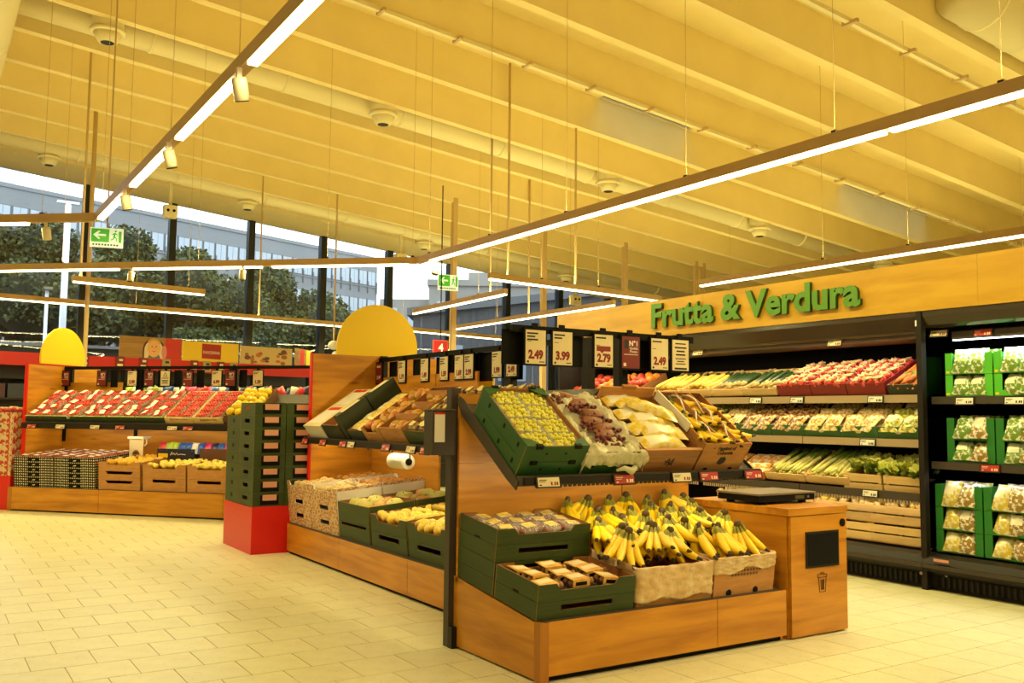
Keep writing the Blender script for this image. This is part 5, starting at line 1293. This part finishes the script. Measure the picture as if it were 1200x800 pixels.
for k, x in enumerate((2.10, 2.52, 2.93)):
    ocr.spawn(F3 @ T(x, .23, 0), 'orange carton of bagged carrots on the third cabinet shelf, %s' % ['far', 'middle', 'near'][k])
    for i in range(3):
        for j in range(2): ob('orange_bag', OPK[(i + j) % 2], F3 @ T(x - .125 + i * .125, .11 + j * .2, .05 + .01 * j) @ Rz(jit(10)) @ Rx(8), label='orange printed bag in the %s orange carton' % ['far', 'middle', 'near'][k], cat='bag', group='orange bags %s' % ['far', 'middle', 'near'][k])
lcr = slat_crate('slat_crate', .44, .50, .075, PALEWOOD, 1)
for k, x in enumerate((3.38, 3.83)):
    lcr.spawn(F3 @ Rx(6) @ T(x, .26, 0), '%s shallow slatted crate of leeks on the third cabinet shelf' % sqn[k])
    sticks(F3 @ Rx(6) @ T(x, 0, 0), lee_me, 'leek', 'leek', 10, .38, .27, .055, 'pale green leek in the %s shallow crate' % sqn[k], 'leeks %s' % sqn[k], 2)
def lettuce_mesh(seed):
    r = random.Random(seed); b = MB()
    for k in range(16):
        a = r.uniform(0, 6.28); t = r.uniform(.1, 1.0); L = .09; vs = []; fs = []
        for i in range(5):
            f = i / 4; rad = f * L * (.4 + .6 * t); z = .02 + math.sin(f * 1.6) * L * (1.1 - .8 * t); w = .035 * math.sin(.3 + f * 2.4) + .004
            for sgn, dz_ in ((-1, .012), (0, 0), (1, .012)):
                vs.append((math.cos(a) * rad - math.sin(a) * w * sgn + r.uniform(-.004, .004), math.sin(a) * rad + math.cos(a) * w * sgn + r.uniform(-.004, .004), z + dz_ * f + r.uniform(-.005, .005)))
        for i in range(4): fs += [(i*3, i*3+1, i*3+4, i*3+3), (i*3+1, i*3+2, i*3+5, i*3+4)]
        b.add(vs, fs, 0 if t < .6 else 1)
    b.ball((0, 0, .03), .03, 8, 6, 0)
    return b.mesh('lettuce', [mat('lettuce_light', (.52, .54, .10), .5, obj_var=.15), GRN], True)
let_me = [lettuce_mesh(i) for i in range(3)]
s3 = slat_crate('slat_crate', .36, .48, .15, PALEWOOD, 2)
for k, x in enumerate((4.17, 4.55)):
    s3.spawn(FF @ T(x, .32, .708) @ Rx(8), '%s slatted crate of lettuce on the third cabinet shelf' % sqn[k])
    fruits(FF @ T(x, .32, .708) @ Rx(8), let_me, 'lettuce', 'lettuce', 4, 4, .34, .44, .14, 'curly lettuce in the %s slatted crate' % sqn[k], 'lettuces %s' % sqn[k], .4)
s4 = slat_crate('slat_crate', .55, .42, .14, PALEWOOD, 2)
for k, x in enumerate((2.78, 3.36, 3.94, 4.50)):
    if k == 3: x = 4.46
    for r_ in range(2): s4.spawn(FF @ T(x if k < 3 else 4.47, .32, .285 + r_ * .155), '%s pale slatted crate of potatoes on the cabinet floor, %s' % (['lower', 'upper'][r_], ['fourth from the post', 'third from the post', 'second from the post', 'nearest the post'][k]))
    fruits(FF @ T(x, .32, .285), root_me + yel_me[:1], 'potato', 'potato', 7, 4, .50, .36, .30, 'yellow potato in the pale crate %s' % ['fourth from the post', 'third from the post', 'second from the post', 'nearest the post'][k], 'potatoes %s' % ['four', 'three', 'two', 'one'][k])
# right section: bright green crates of bagged salad
vcr = tray('salad_crate', .365, .40, .160, [LIME, GRCOOL], front=dict(notch=(-.125, .125, .042, .0)))
vcr.p('yellow_sticker', boxm('yellow_sticker', (-.175, -.2015, .01), (-.15, -.2, .025), YELLOW))
vcr2 = tray('salad_crate', .365, .40, .165, [GRCOOL, GRCOOL], front=dict(notch=(-.125, .125, .045, .0)))
SALB = [mat('salad_bag_green', (.70, .70, .60), .2, col2=(.13, .26, .03), scale=(34, 34, 34), contrast=(.41, .49), spec=.9), mat('salad_bag_brown', (.72, .68, .56), .2, col2=(.26, .16, .04), scale=(34, 34, 34), contrast=(.42, .50), spec=.9), mat('salad_bag_yellow', (.72, .68, .46), .2, col2=(.56, .44, .05), scale=(34, 34, 34), contrast=(.42, .51), spec=.9)]
sal_me = [pillow_mesh('salad_bag', .13, .19, .07, SALB[i % 3], 90 + i, WBAG, 7) for i in range(3)] + [pillow_mesh('salad_bag', .13, .19, .07, SALB[i % 3], 95 + i, None, 7) for i in range(3)]
rows = (('upper', 1.447, .06, 2, .163, vcr, (0, 3)), ('middle', .957, .06, 2, .163, vcr2, (0, 1)), ('lowest', .285, .04, 3, .168, vcr2, (2, 1)))
for rn, z, y0, nl, hh, pr, kinds in rows:
    for c in range(5):
        x = (5.085 if rn != 'lowest' else 4.99) + c * .377
        for L in range(nl):
            nm = ['lowest', 'middle', 'topmost'][L] if nl == 3 else ['lower', 'upper'][L]
            pos = ['next to the post', 'second from the post', 'third from the post', 'fourth from the post', 'fifth from the post'][c]
            pr.spawn(FF @ T(x, y0 + .24, z + L * hh), '%s green salad crate of the %s row, stack %s' % (nm, rn, pos))
            for i in range(2 if c < 2 else 2):
                for j in range(2):
                    me = sal_me[(kinds[(i + j) % 2] + 3 * ((i + j + L) % 2)) % 6]
                    ob('salad_bag', me, FF @ T(x - .06 + i * .12 + jit(.008), y0 + .075 + j * .15, z + L * hh + .085 + (.012 if L == nl - 1 else 0)) @ Rz(jit(12)) @ Rx(62 + jit(8)) @ T(0, 0, -.035) @ Sc(1.1, .9 if L < nl - 1 else 1.05, 1.1), label='salad bag in the %s crate of the %s row, stack %s' % (nm, rn, pos), cat='bag', group='salad bags %s %s %s' % (rn, nm, pos))

# ------------------------------------------------------------------ rear gondola with red fascia and posters
FW = T(1.16, 17.5, 0) @ Rz(13.3)
RG = thing('rear_gondola', 'dark rear gondola with a red fascia in front of the windows', 'shelving', FW)
part(RG, 'red_fascia', (-4.5, -.02, 2.03), (6.1, .04, 2.25), mat('fascia_red', (.48, .006, .008), .5))
part(RG, 'back_panel', (-4.5, .35, 0), (6.1, .40, 2.24), mat('navy_dark', (.010, .012, .022), .5))
for z in (.5, 1.0, 1.45, 1.8): part(RG, 'shelf', (-4.5, .0, z), (6.1, .35, z + .03), DARK)
for k in range(9): part(RG, 'upright', (-4.5 + k * 1.31, .0, 0), (-4.45 + k * 1.31, .05, 2.03), BLACK)
CB = [boxm('carton', (-.13, -.12, 0), (.13, .12, .24), mat('carton_' + nm, c, .5)) for nm, c in (('navy', (.02, .025, .06)), ('black', (.02, .018, .02)), ('plum', (.05, .012, .03)))]
for k in range(34): ob('carton', CB[k % 3], FW @ T(-4.2 + k * .30, .18, 1.48), label='%s carton in a row on the upper shelf of the rear gondola' % ['navy', 'black', 'plum'][k % 3], cat='carton', group='%s cartons on the rear gondola' % ['navy', 'black', 'plum'][k % 3])
for k, (x, red) in enumerate(((-.2, 1), (1.36, 1), (1.99, 1), (2.42, 1), (2.86, 0), (3.42, 1), (3.68, 0), (3.97, 1), (4.25, 0))):
    s_ = thing('price_sign', '%s small price sign on the red fascia, %s from the left' % ('dark red' if red else 'cream', ['first', 'second', 'third', 'fourth', 'fifth', 'sixth', 'seventh', 'eighth', 'ninth'][k]), 'price sign', FW @ T(x, -.03, 2.15), 'signs on the red fascia')
    part(s_, 'board', (-.08, -.004, -.10), (.08, .006, .11), MATS['sign_red'] if red else mat('olive_paper', (.36, .27, .13), .6))
    ob('print', MB().box((-.05, -.006, -.06), (.05, -.0042, -.02)).box((-.02, -.006, .03), (.05, -.0042, .07)).mesh('print', CREAM if red else BLACKINK), I4, s_)
# posters
p1 = thing('poster', 'long poster of a smiling girl in a hood above the red fascia', 'poster', FW @ T(1.98, -.005, 2.252))
part(p1, 'board', (0, 0, 0), (1.18, .02, .40), mat('poster_brown', (.36, .20, .07), .5, col2=(.26, .13, .04), scale=(1, 1, 30)))
def disc(cx_, cz_, rx, rz, y, n=24): return [(cx_ + rx * math.cos(2*math.pi*k/n), cz_ + rz * math.sin(2*math.pi*k/n)) for k in range(n)]
def flat(p, nm, poly, layer, m): ob(nm, MB().prism(poly, 'y', -.001 * layer - .001, -.001 * layer).mesh(nm, m), I4, p)
SKIN = mat('poster_skin', (.72, .38, .18), .5)
flat(p1, 'print_red', [(.84, .005), (1.175, .005), (1.175, .395), (.86, .395)], 0, mat('poster_red', (.50, .02, .02), .5))
flat(p1, 'print_hood', disc(.64, .17, .21, .21, 0)[:13] + [(.43, .005), (.85, .005)], 1, mat('poster_dark', (.06, .02, .02), .5))
flat(p1, 'print_fur', disc(.64, .16, .18, .19, 0)[:13] + [(.46, .005), (.82, .005)], 2, mat('poster_fur', (.70, .55, .42), .5))
flat(p1, 'print_scarf', [(.52, .005), (.78, .005), (.73, .10), (.57, .10)], 3, mat('poster_scarf', (.12, .12, .20), .5))
flat(p1, 'print_face', disc(.64, .20, .125, .17, 0), 4, SKIN)
flat(p1, 'print_hair', disc(.64, .29, .13, .09, 0)[:13], 5, mat('poster_hair', (.52, .30, .10), .5))
flat(p1, 'print_forehead', disc(.64, .245, .10, .095, 0)[:13], 6, SKIN)
for x in (-.038, .038): flat(p1, 'print_eye', disc(.64 + x, .225, .014, .010, 0, 10), 7, BLACKINK)
flat(p1, 'print_mouth', [(.595, .15), (.64, .125), (.685, .15), (.64, .142)], 7, mat('poster_lip', (.55, .06, .05), .5))
flat(p1, 'print_nose', [(.63, .185), (.65, .185), (.64, .21)], 7, mat('poster_nose', (.56, .26, .12), .5))
flat(p1, 'print_pink', disc(.84, .13, .05, .13, 0), 3, mat('poster_pink', (.60, .22, .24), .5))
p2 = thing('poster', 'yellow poster with a red brand square above the red fascia', 'poster', FW @ T(3.18, -.005, 2.252))
part(p2, 'board', (0, 0, -.01), (1.18, .02, .38), mat('poster_yellow', (.76, .50, .02), .5))
flat(p2, 'print_red', [(.40, .06), (.80, .05), (.80, .34), (.40, .345)], 0, mat('brand_red', (.34, .01, .01), .5))
text(p2, 'FAVORINA', .085, T(.60, -.0025, .15), CREAM, 'print_text', sx=.85)
p3 = thing('poster', 'beige poster of cakes and biscuits above the red fascia', 'poster', FW @ T(4.40, -.005, 2.24))
part(p3, 'board', (0, 0, -.02), (1.20, .02, .37), mat('poster_beige', (.55, .40, .20), .5))
pr_ = random.Random(4)
for k in range(20):
    cx_, cz_ = pr_.uniform(.1, 1.1), pr_.uniform(.03, .30)
    flat(p3, 'print_cake', disc(cx_, cz_, pr_.uniform(.03, .08), pr_.uniform(.02, .05), 0, 10), k % 4, [mat('cake_a', (.30, .10, .04), .5), mat('cake_b', (.10, .05, .05), .5), mat('cake_c', (.48, .12, .05), .5)][k % 3])
p4 = thing('poster', 'angled poster strip behind the middle island end panel', 'poster', FW @ T(5.68, -.0, 2.24) @ Rz(35))
part(p4, 'board', (0, 0, 0), (.9, .02, .40), MATS['poster_brown']); flat(p4, 'print_red', [(.25, .01), (.5, .01), (.5, .39), (.3, .39)], 0, MATS['poster_red']); flat(p4, 'print_yellow', [(.62, .01), (.88, .01), (.88, .39), (.62, .39)], 0, MATS['poster_yellow'])
# checkout sign and yellow promotion boards behind the island
cs = thing('checkout_sign', 'small red checkout sign with a white 4', 'sign', T(8.63, 16.0, 2.46))
part(cs, 'frame', (-.17, 0, -.02), (.17, .03, .27), mat('sign_pink', (.55, .10, .10), .4)); part(cs, 'face', (-.15, -.004, 0), (.15, 0, .25), MATS['fascia_red']); text(cs, '4', .22, T(0, -.005, .045), EXITW, 'number', offset=.004)
part(cs, 'hanger', (-.01, .01, .27), (.01, .02, roof(8.6) + .1 - 2.46), DARK)
pb = thing('promotion_board', 'yellow promotion board with a red disc behind the island shelf', 'sign', FI @ T(1.28, 1.15, 1.50))
part(pb, 'board', (-.30, 0, 0), (.40, .02, .26), YELLOW); part(pb, 'foot', (-.30, .0, -1.23), (-.26, .02, 0), DARK); part(pb, 'foot', (.30, .0, -1.23), (.34, .02, 0), DARK)
ob('red_disc', MB().lathe([(.07, 0), (.07, .002)], 20).mesh('red_disc', RED), T(-.12, -.001, .09) @ Rx(90), pb); ob('red_shape', MB().prism(disc(.2, .2, .16, .07, 0), 'y', -.003, -.001).mesh('red_shape', RED), I4, pb)
# dark checkout zone under the far windows
kz = thing('checkout_shelving', 'dark blue checkout shelving with red and cream price cards behind the signs', 'shelving', T(9.6, 14.6, 0) @ Rz(12))
part(kz, 'back_panel', (-2.2, .3, 0), (3.2, .35, 1.66), MATS['navy_dark']);
for z in (.4, .9, 1.3): part(kz, 'shelf', (-2.2, 0, z), (3.2, .3, z + .03), DARK)
for k, (x, m_) in enumerate(((.1, CREAM), (.55, MATS['fascia_red']), (.95, CREAM), (1.5, MATS['fascia_red']), (-.8, CREAM))): part(kz, 'price_card', (x, -.01, 1.33), (x + .26, 0, 1.56), m_)
# exit signs
def exit_sign(M, w, h, label, hang):
    e = thing('exit_sign', label, 'exit sign', M)
    part(e, 'housing', (-w/2, 0, 0), (w/2, .03, h), EXITW)
    part(e, 'green_panel', (-w/2 + .012, -.004, h * .26), (w * .08, 0, h - .012), EXITG)
    ob('arrow', MB().prism([(-w*.40, h*.62), (-w*.24, h*.84), (-w*.19, h*.80), (-w*.28, h*.67), (-w*.02, h*.67), (-w*.02, h*.57), (-w*.28, h*.57), (-w*.19, h*.44), (-w*.24, h*.40)], 'y', -.007, -.0045).mesh('arrow', EXITW), I4, e)
    part(e, 'door_shape', (w * .36, -.004, h * .26), (w * .45, 0, h - .03), EXITG)
    mm = MB(); X = w * .25
    mm.prism(disc(X + w*.02, h*.84, w*.035, w*.035, 0, 10), 'y', -.007, -.0045)
    for a, b, ww in (((X, h*.76), (X - w*.02, h*.56), w*.06), ((X - w*.01, h*.74), (X - w*.09, h*.66), w*.03), ((X, h*.74), (X + w*.08, h*.66), w*.03), ((X - w*.02, h*.56), (X + w*.06, h*.46), w*.04), ((X + w*.06, h*.46), (X + w*.05, h*.32), w*.035), ((X - w*.02, h*.56), (X - w*.05, h*.42), w*.04), ((X - w*.05, h*.42), (X - w*.12, h*.38), w*.035)):
        line2(mm, a, b, ww, -.007, -.0045)
    ob('running_figure', mm.mesh('running_figure', EXITG), I4, e)
    tm_ = MB()
    for k in range(9): tm_.box((-w*.42 + k * w*.09, -.002, h*.08), (-w*.42 + k * w*.09 + w*.06, -.0004, h*.17))
    ob('caption', tm_.mesh('caption', GREENINK), I4, e)
    if hang: part(e, 'rod', (-.008, .008, h), (.008, .022, hang), HOUS)
    return e
exit_sign(T(1.615, 10.4, 2.985) @ Rz(-14), .32, .205, 'green exit sign with arrow under the left aisle light end', roof(1.6) - 2.985)
exit_sign(T(9.05, 16.5, 3.80) @ Rz(-8), .44, .32, 'green exit sign with arrow on the far steel column', 0)
# hanging sensors, cameras and a slim pole on the left
for x, z, lab in ((4.29, 5.30, 'small boxy sensor hanging from the soffit at the left'), (9.6, 4.83, 'small boxy sensor hanging from the soffit above the yellow arch'), (14.8, 4.25, 'small boxy sensor hanging from the soffit above the wooden fascia')):
    t = thing('ceiling_sensor', lab, 'sensor', T(x, 19.9, z))
    part(t, 'rod', (-.03, -.03, .25), (.03, .03, roof(x) - z + .05), DUCTM); part(t, 'box', (-.13, -.1, 0), (.13, .1, .25), DUCTM)
    for s_ in (-.06, .06): ob('eye', MB().lathe([(.03, 0), (.03, .01)], 10).mesh('eye', BLACK), T(s_, -.1, .14) @ Rx(90), t)
for x, y, lab in ((7.45, 18.6, 'white dome camera pair hanging beside the yellow arch'), (10.6, 19.2, 'white dome camera pair hanging behind the price signs')):
    t = thing('dome_camera', lab, 'camera', T(x, y, 2.60))
    part(t, 'rod', (-.015, -.015, .2), (.015, .015, roof(x) + .57 - 2.6), HOUS); ob('head', MB().ball((0, 0, .12), (.12, .12, .10), 12, 8).mesh('head', WHITE, True), I4, t); ob('dome', MB().ball((.05, -.02, -.08), (.09, .09, .08), 12, 8).mesh('dome', WHITE, True), I4, t)
t = ob('utility_pole', MB().tube([(0, 0, 0), (0, 0, roof(2.34))], .035, 8).mesh('utility_pole', HOUS, True), T(2.34, 16.7, 0), label='slim bronze utility pole rising through the left windows', cat='pole')
part(t, 'base_plate', (-.08, -.08, 0), (.08, .08, .015), DARK)

# ------------------------------------------------------------------ outside
struct('ground_outside', boxm('ground', (-60, 22.3, -.4), (120, 160, -.3), mat('asphalt', (.10, .10, .10), .8)))
hw = thing('boundary_hedge', 'dark low hedge wall outside the left windows', 'hedge', T(-6, 27, -.3))
part(hw, 'wall', (0, 0, 0), (16, .4, 3.25), mat('hedge_dark', (.012, .016, .012), .8, col2=(.022, .026, .016), scale=(4, 4, 4)))
part(hw, 'coping', (-.05, -.06, 3.25), (16.05, .46, 3.33), mat('coping_grey', (.25, .27, .28), .7))
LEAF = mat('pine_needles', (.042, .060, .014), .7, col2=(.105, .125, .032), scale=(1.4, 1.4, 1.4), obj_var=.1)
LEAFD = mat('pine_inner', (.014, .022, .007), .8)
BARK = mat('bark', (.08, .05, .03), .8)
def tree(x, y, zb, blobs, label, seed):
    r = random.Random(seed); t = thing('pine_tree', label, 'tree', T(x, y, -.3))
    b = MB(); inner = MB()
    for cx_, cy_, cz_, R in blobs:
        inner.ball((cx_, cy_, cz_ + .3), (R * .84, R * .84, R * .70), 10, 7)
        for k in range(int(1100 * R)):
            u = r.uniform(-.6, 1); a = r.uniform(0, 6.283); q = math.sqrt(max(0, 1 - u * u)); rr = R * r.uniform(.82, 1.06)
            p = Vector((cx_ + q * math.cos(a) * rr, cy_ + q * math.sin(a) * rr, cz_ + .3 + u * rr * .85))
            s = r.uniform(.07, .15); d = Vector((r.uniform(-1, 1), r.uniform(-1, 1), r.uniform(-.2, 1))).normalized(); e = d.orthogonal().normalized()
            e = (Matrix.Rotation(r.uniform(0, 6.28), 3, d) @ e)
            b.add([p - e * s * .5, p + e * s * .5, p + d * s + e * s * .25, p + d * s - e * s * .25], [(0, 1, 2, 3)])
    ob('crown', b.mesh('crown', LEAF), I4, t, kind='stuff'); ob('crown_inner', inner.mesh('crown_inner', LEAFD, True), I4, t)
    ob('trunk', MB().tube([(0, 0, 0), (.1, 0, zb * .5), (0, 0, zb)], [.28, .22, .16], 8).mesh('trunk', BARK, True), I4, t)
def cluster(x0, x1, z0, z1, R, n, seed, dy=1.5):
    r = random.Random(seed); return [(r.uniform(x0, x1), r.uniform(-dy, dy), r.uniform(z0, z1), R * r.uniform(.75, 1.2)) for _ in range(n)]
tree(2.6, 35.5, 5, cluster(-4.2, 1.9, 3.6, 6.4, 1.45, 15, 1) + [(-1.2, 0, 7.0, 1.2), (1.0, 0, 6.9, 1.1)], 'dark pine tree left of the first window bar', 1)
tree(5.9, 34, 5, cluster(-1.8, 1.8, 3.4, 6.0, 1.3, 13, 2) + [(0, 0, 6.8, 1.0)], 'dark pine tree behind the left exit sign', 2)
tree(9.4, 37, 5, cluster(-1.9, 1.9, 3.4, 6.0, 1.3, 12, 3) + [(-.6, 0, 6.8, 1.0)], 'dark pine tree between the second and third window bars', 3)
tree(12.8, 38, 4.5, cluster(-2.0, 2.0, 3.2, 5.6, 1.3, 12, 4) + [(-.5, 0, 6.5, 1.1)], 'dark pine tree between the third and fourth window bars', 4)
tree(15.6, 39, 4, cluster(-1.6, 1.5, 2.6, 4.6, 1.2, 9, 5), 'low dark pine tree beside the yellow arch', 5)
tree(7.6, 31, 2.6, cluster(-.6, .6, 2.6, 3.6, .75, 6, 6, .6), 'small round pale green tree standing in front of the pines', 6)
# grey office block
FB = T(5.07, 86.32, 0) @ Rz(21.152)
CONC = mat('facade_grey', (.25, .262, .265), .8, col2=(.225, .24, .243), scale=(.2, .2, .05)); WG = mat('window_pale', (.42, .49, .54), .25); FRM = mat('facade_frame', (.16, .18, .19), .7)
ob_ = thing('office_block', 'long grey office block with rows of pale windows behind the pines', 'building', FB)
part(ob_, 'wall', (-40, 0, -.3), (44.2, 16, 20), CONC)
part(ob_, 'parapet', (-40.1, -.1, 19.75), (44.3, 16.1, 20.1), CONC)
wf = boxm('window', (-.66, -.06, 0), (.66, .06, 1.75), FRM); wp = MB().box((-.58, -.09, .08), (-.02, -.05, 1.67)).box((.02, -.09, .08), (.58, -.05, 1.67)).mesh('pane', WG); wsill = boxm('bracket', (.8, -.16, -.9), (.92, .0, .5), FRM)
for row, z in enumerate((16.55, 13.2, 9.8)):
    for k in range(46):
        x = 43.2 - k * 1.43
        if x < -22 or (row > 0 and x < 20): continue
        o = ob('window', wf, T(x, 0, z), ob_); ob('pane', wp, I4, o); ob('bracket', wsill, I4, o)
    part(ob_, 'ledge', (-40, -.12, z - .2), (44.2, 0, z - .08), CONC)
dish = thing('roof_dish', 'pale fan shaped dish on the roof of the office block', 'dish', T(5.3, 88.5, 20.0))
for k in range(8):
    a0 = math.radians(38 + k * 13); a1 = a0 + math.radians(12.6)
    ob('dish_panel', MB().prism([(.3 * math.cos(a0), .3 * math.sin(a0)), (3.0 * math.cos(a0), 1.9 * math.sin(a0)), (3.0 * math.cos(a1), 1.9 * math.sin(a1)), (.3 * math.cos(a1), .3 * math.sin(a1))], 'y', 0, .06).mesh('dish_panel', mat('dish_white', (.66, .74, .80), .5)), I4, dish)
# older beige block and dark shed
FO = T(39.46, 86.4, 0) @ Rz(-31)
BEI = mat('beige_facade', (.31, .29, .25), .8, col2=(.26, .25, .22), scale=(.3, .3, .3))
ob2 = thing('old_block', 'weathered beige block in the distance behind the far exit sign', 'building', FO)
part(ob2, 'wall', (0, 0, -.3), (5, 10, 13.0), BEI); part(ob2, 'wall', (5.05, -1, -.3), (24, 12, 14.6), BEI); part(ob2, 'cornice', (4.9, -1.3, 14.3), (24.2, 12.2, 14.9), BEI)
part(ob2, 'roof_house', (9, 1, 14.6), (20, 9, 16.0), BEI)
ww_ = boxm('window', (-.5, -.05, 0), (.5, .05, 1.9), WG)
for row in range(3):
    for k in range(9): ob('window', ww_, T(6.4 + k * 2.0, -1, 10.8 - row * 3.2), ob2)
    for k in range(2): ob('window', ww_, T(1.3 + k * 2.1, 0, 10.2 - row * 3.2), ob2)
FK = T(22.4, 44.7, 0) @ Rz(-33)
SHED = mat('shed_dark', (.040, .044, .050), .6, col2=(.056, .06, .066), scale=(3, 3, .3)); SHEDR = mat('shed_roof', (.10, .11, .12), .6)
ds = thing('dark_shed', 'dark grey low building outside the far right windows', 'building', FK)
ob('wall', MB().prism([(0, -.3), (26, -.3), (26, 9.6), (0, 6.6)], 'y', 0, 9).mesh('wall', SHED), I4, ds); ob('roof_edge', MB().prism([(-.3, 6.55), (26, 9.6), (26, 10.0), (-.3, 6.95)], 'y', -.4, 9.2).mesh('roof_edge', SHEDR), I4, ds)
for k in range(6): part(ds, 'window', (1.2 + k * 3.4, -.06, 3.1), (2.7 + k * 3.4, 0, 5.0), mat('shed_glass', (.22, .28, .34), .2))
for k in range(12): part(ds, 'cladding_rib', (.4 + k * 2, -.05, -.3), (.5 + k * 2, 0, 6.5), SHEDR)
lpst = thing('street_lamp', 'tall white street lamp post outside the leftmost window', 'street lamp', T(3.54, 29.8, -.3))
ob('pole', MB().tube([(0, 0, 0), (0, 0, 7.7)], [.11, .085], 10).mesh('pole', mat('lamp_white', (.80, .84, .88), .4), True), I4, lpst); part(lpst, 'arm', (-.3, -.06, 7.66), (.3, .06, 7.74), MATS['lamp_white'])
lp2 = thing('street_lamp', 'short slim lamp post left of the tall white one', 'street lamp', T(3.22, 31, -.3))
ob('pole', MB().tube([(0, 0, 0), (0, 0, 5.2)], [.06, .05], 8).mesh('pole', MATS['lamp_white'], True), I4, lp2); part(lp2, 'lamp_head', (-.12, -.25, 5.2), (.12, .25, 5.28), STEEL)
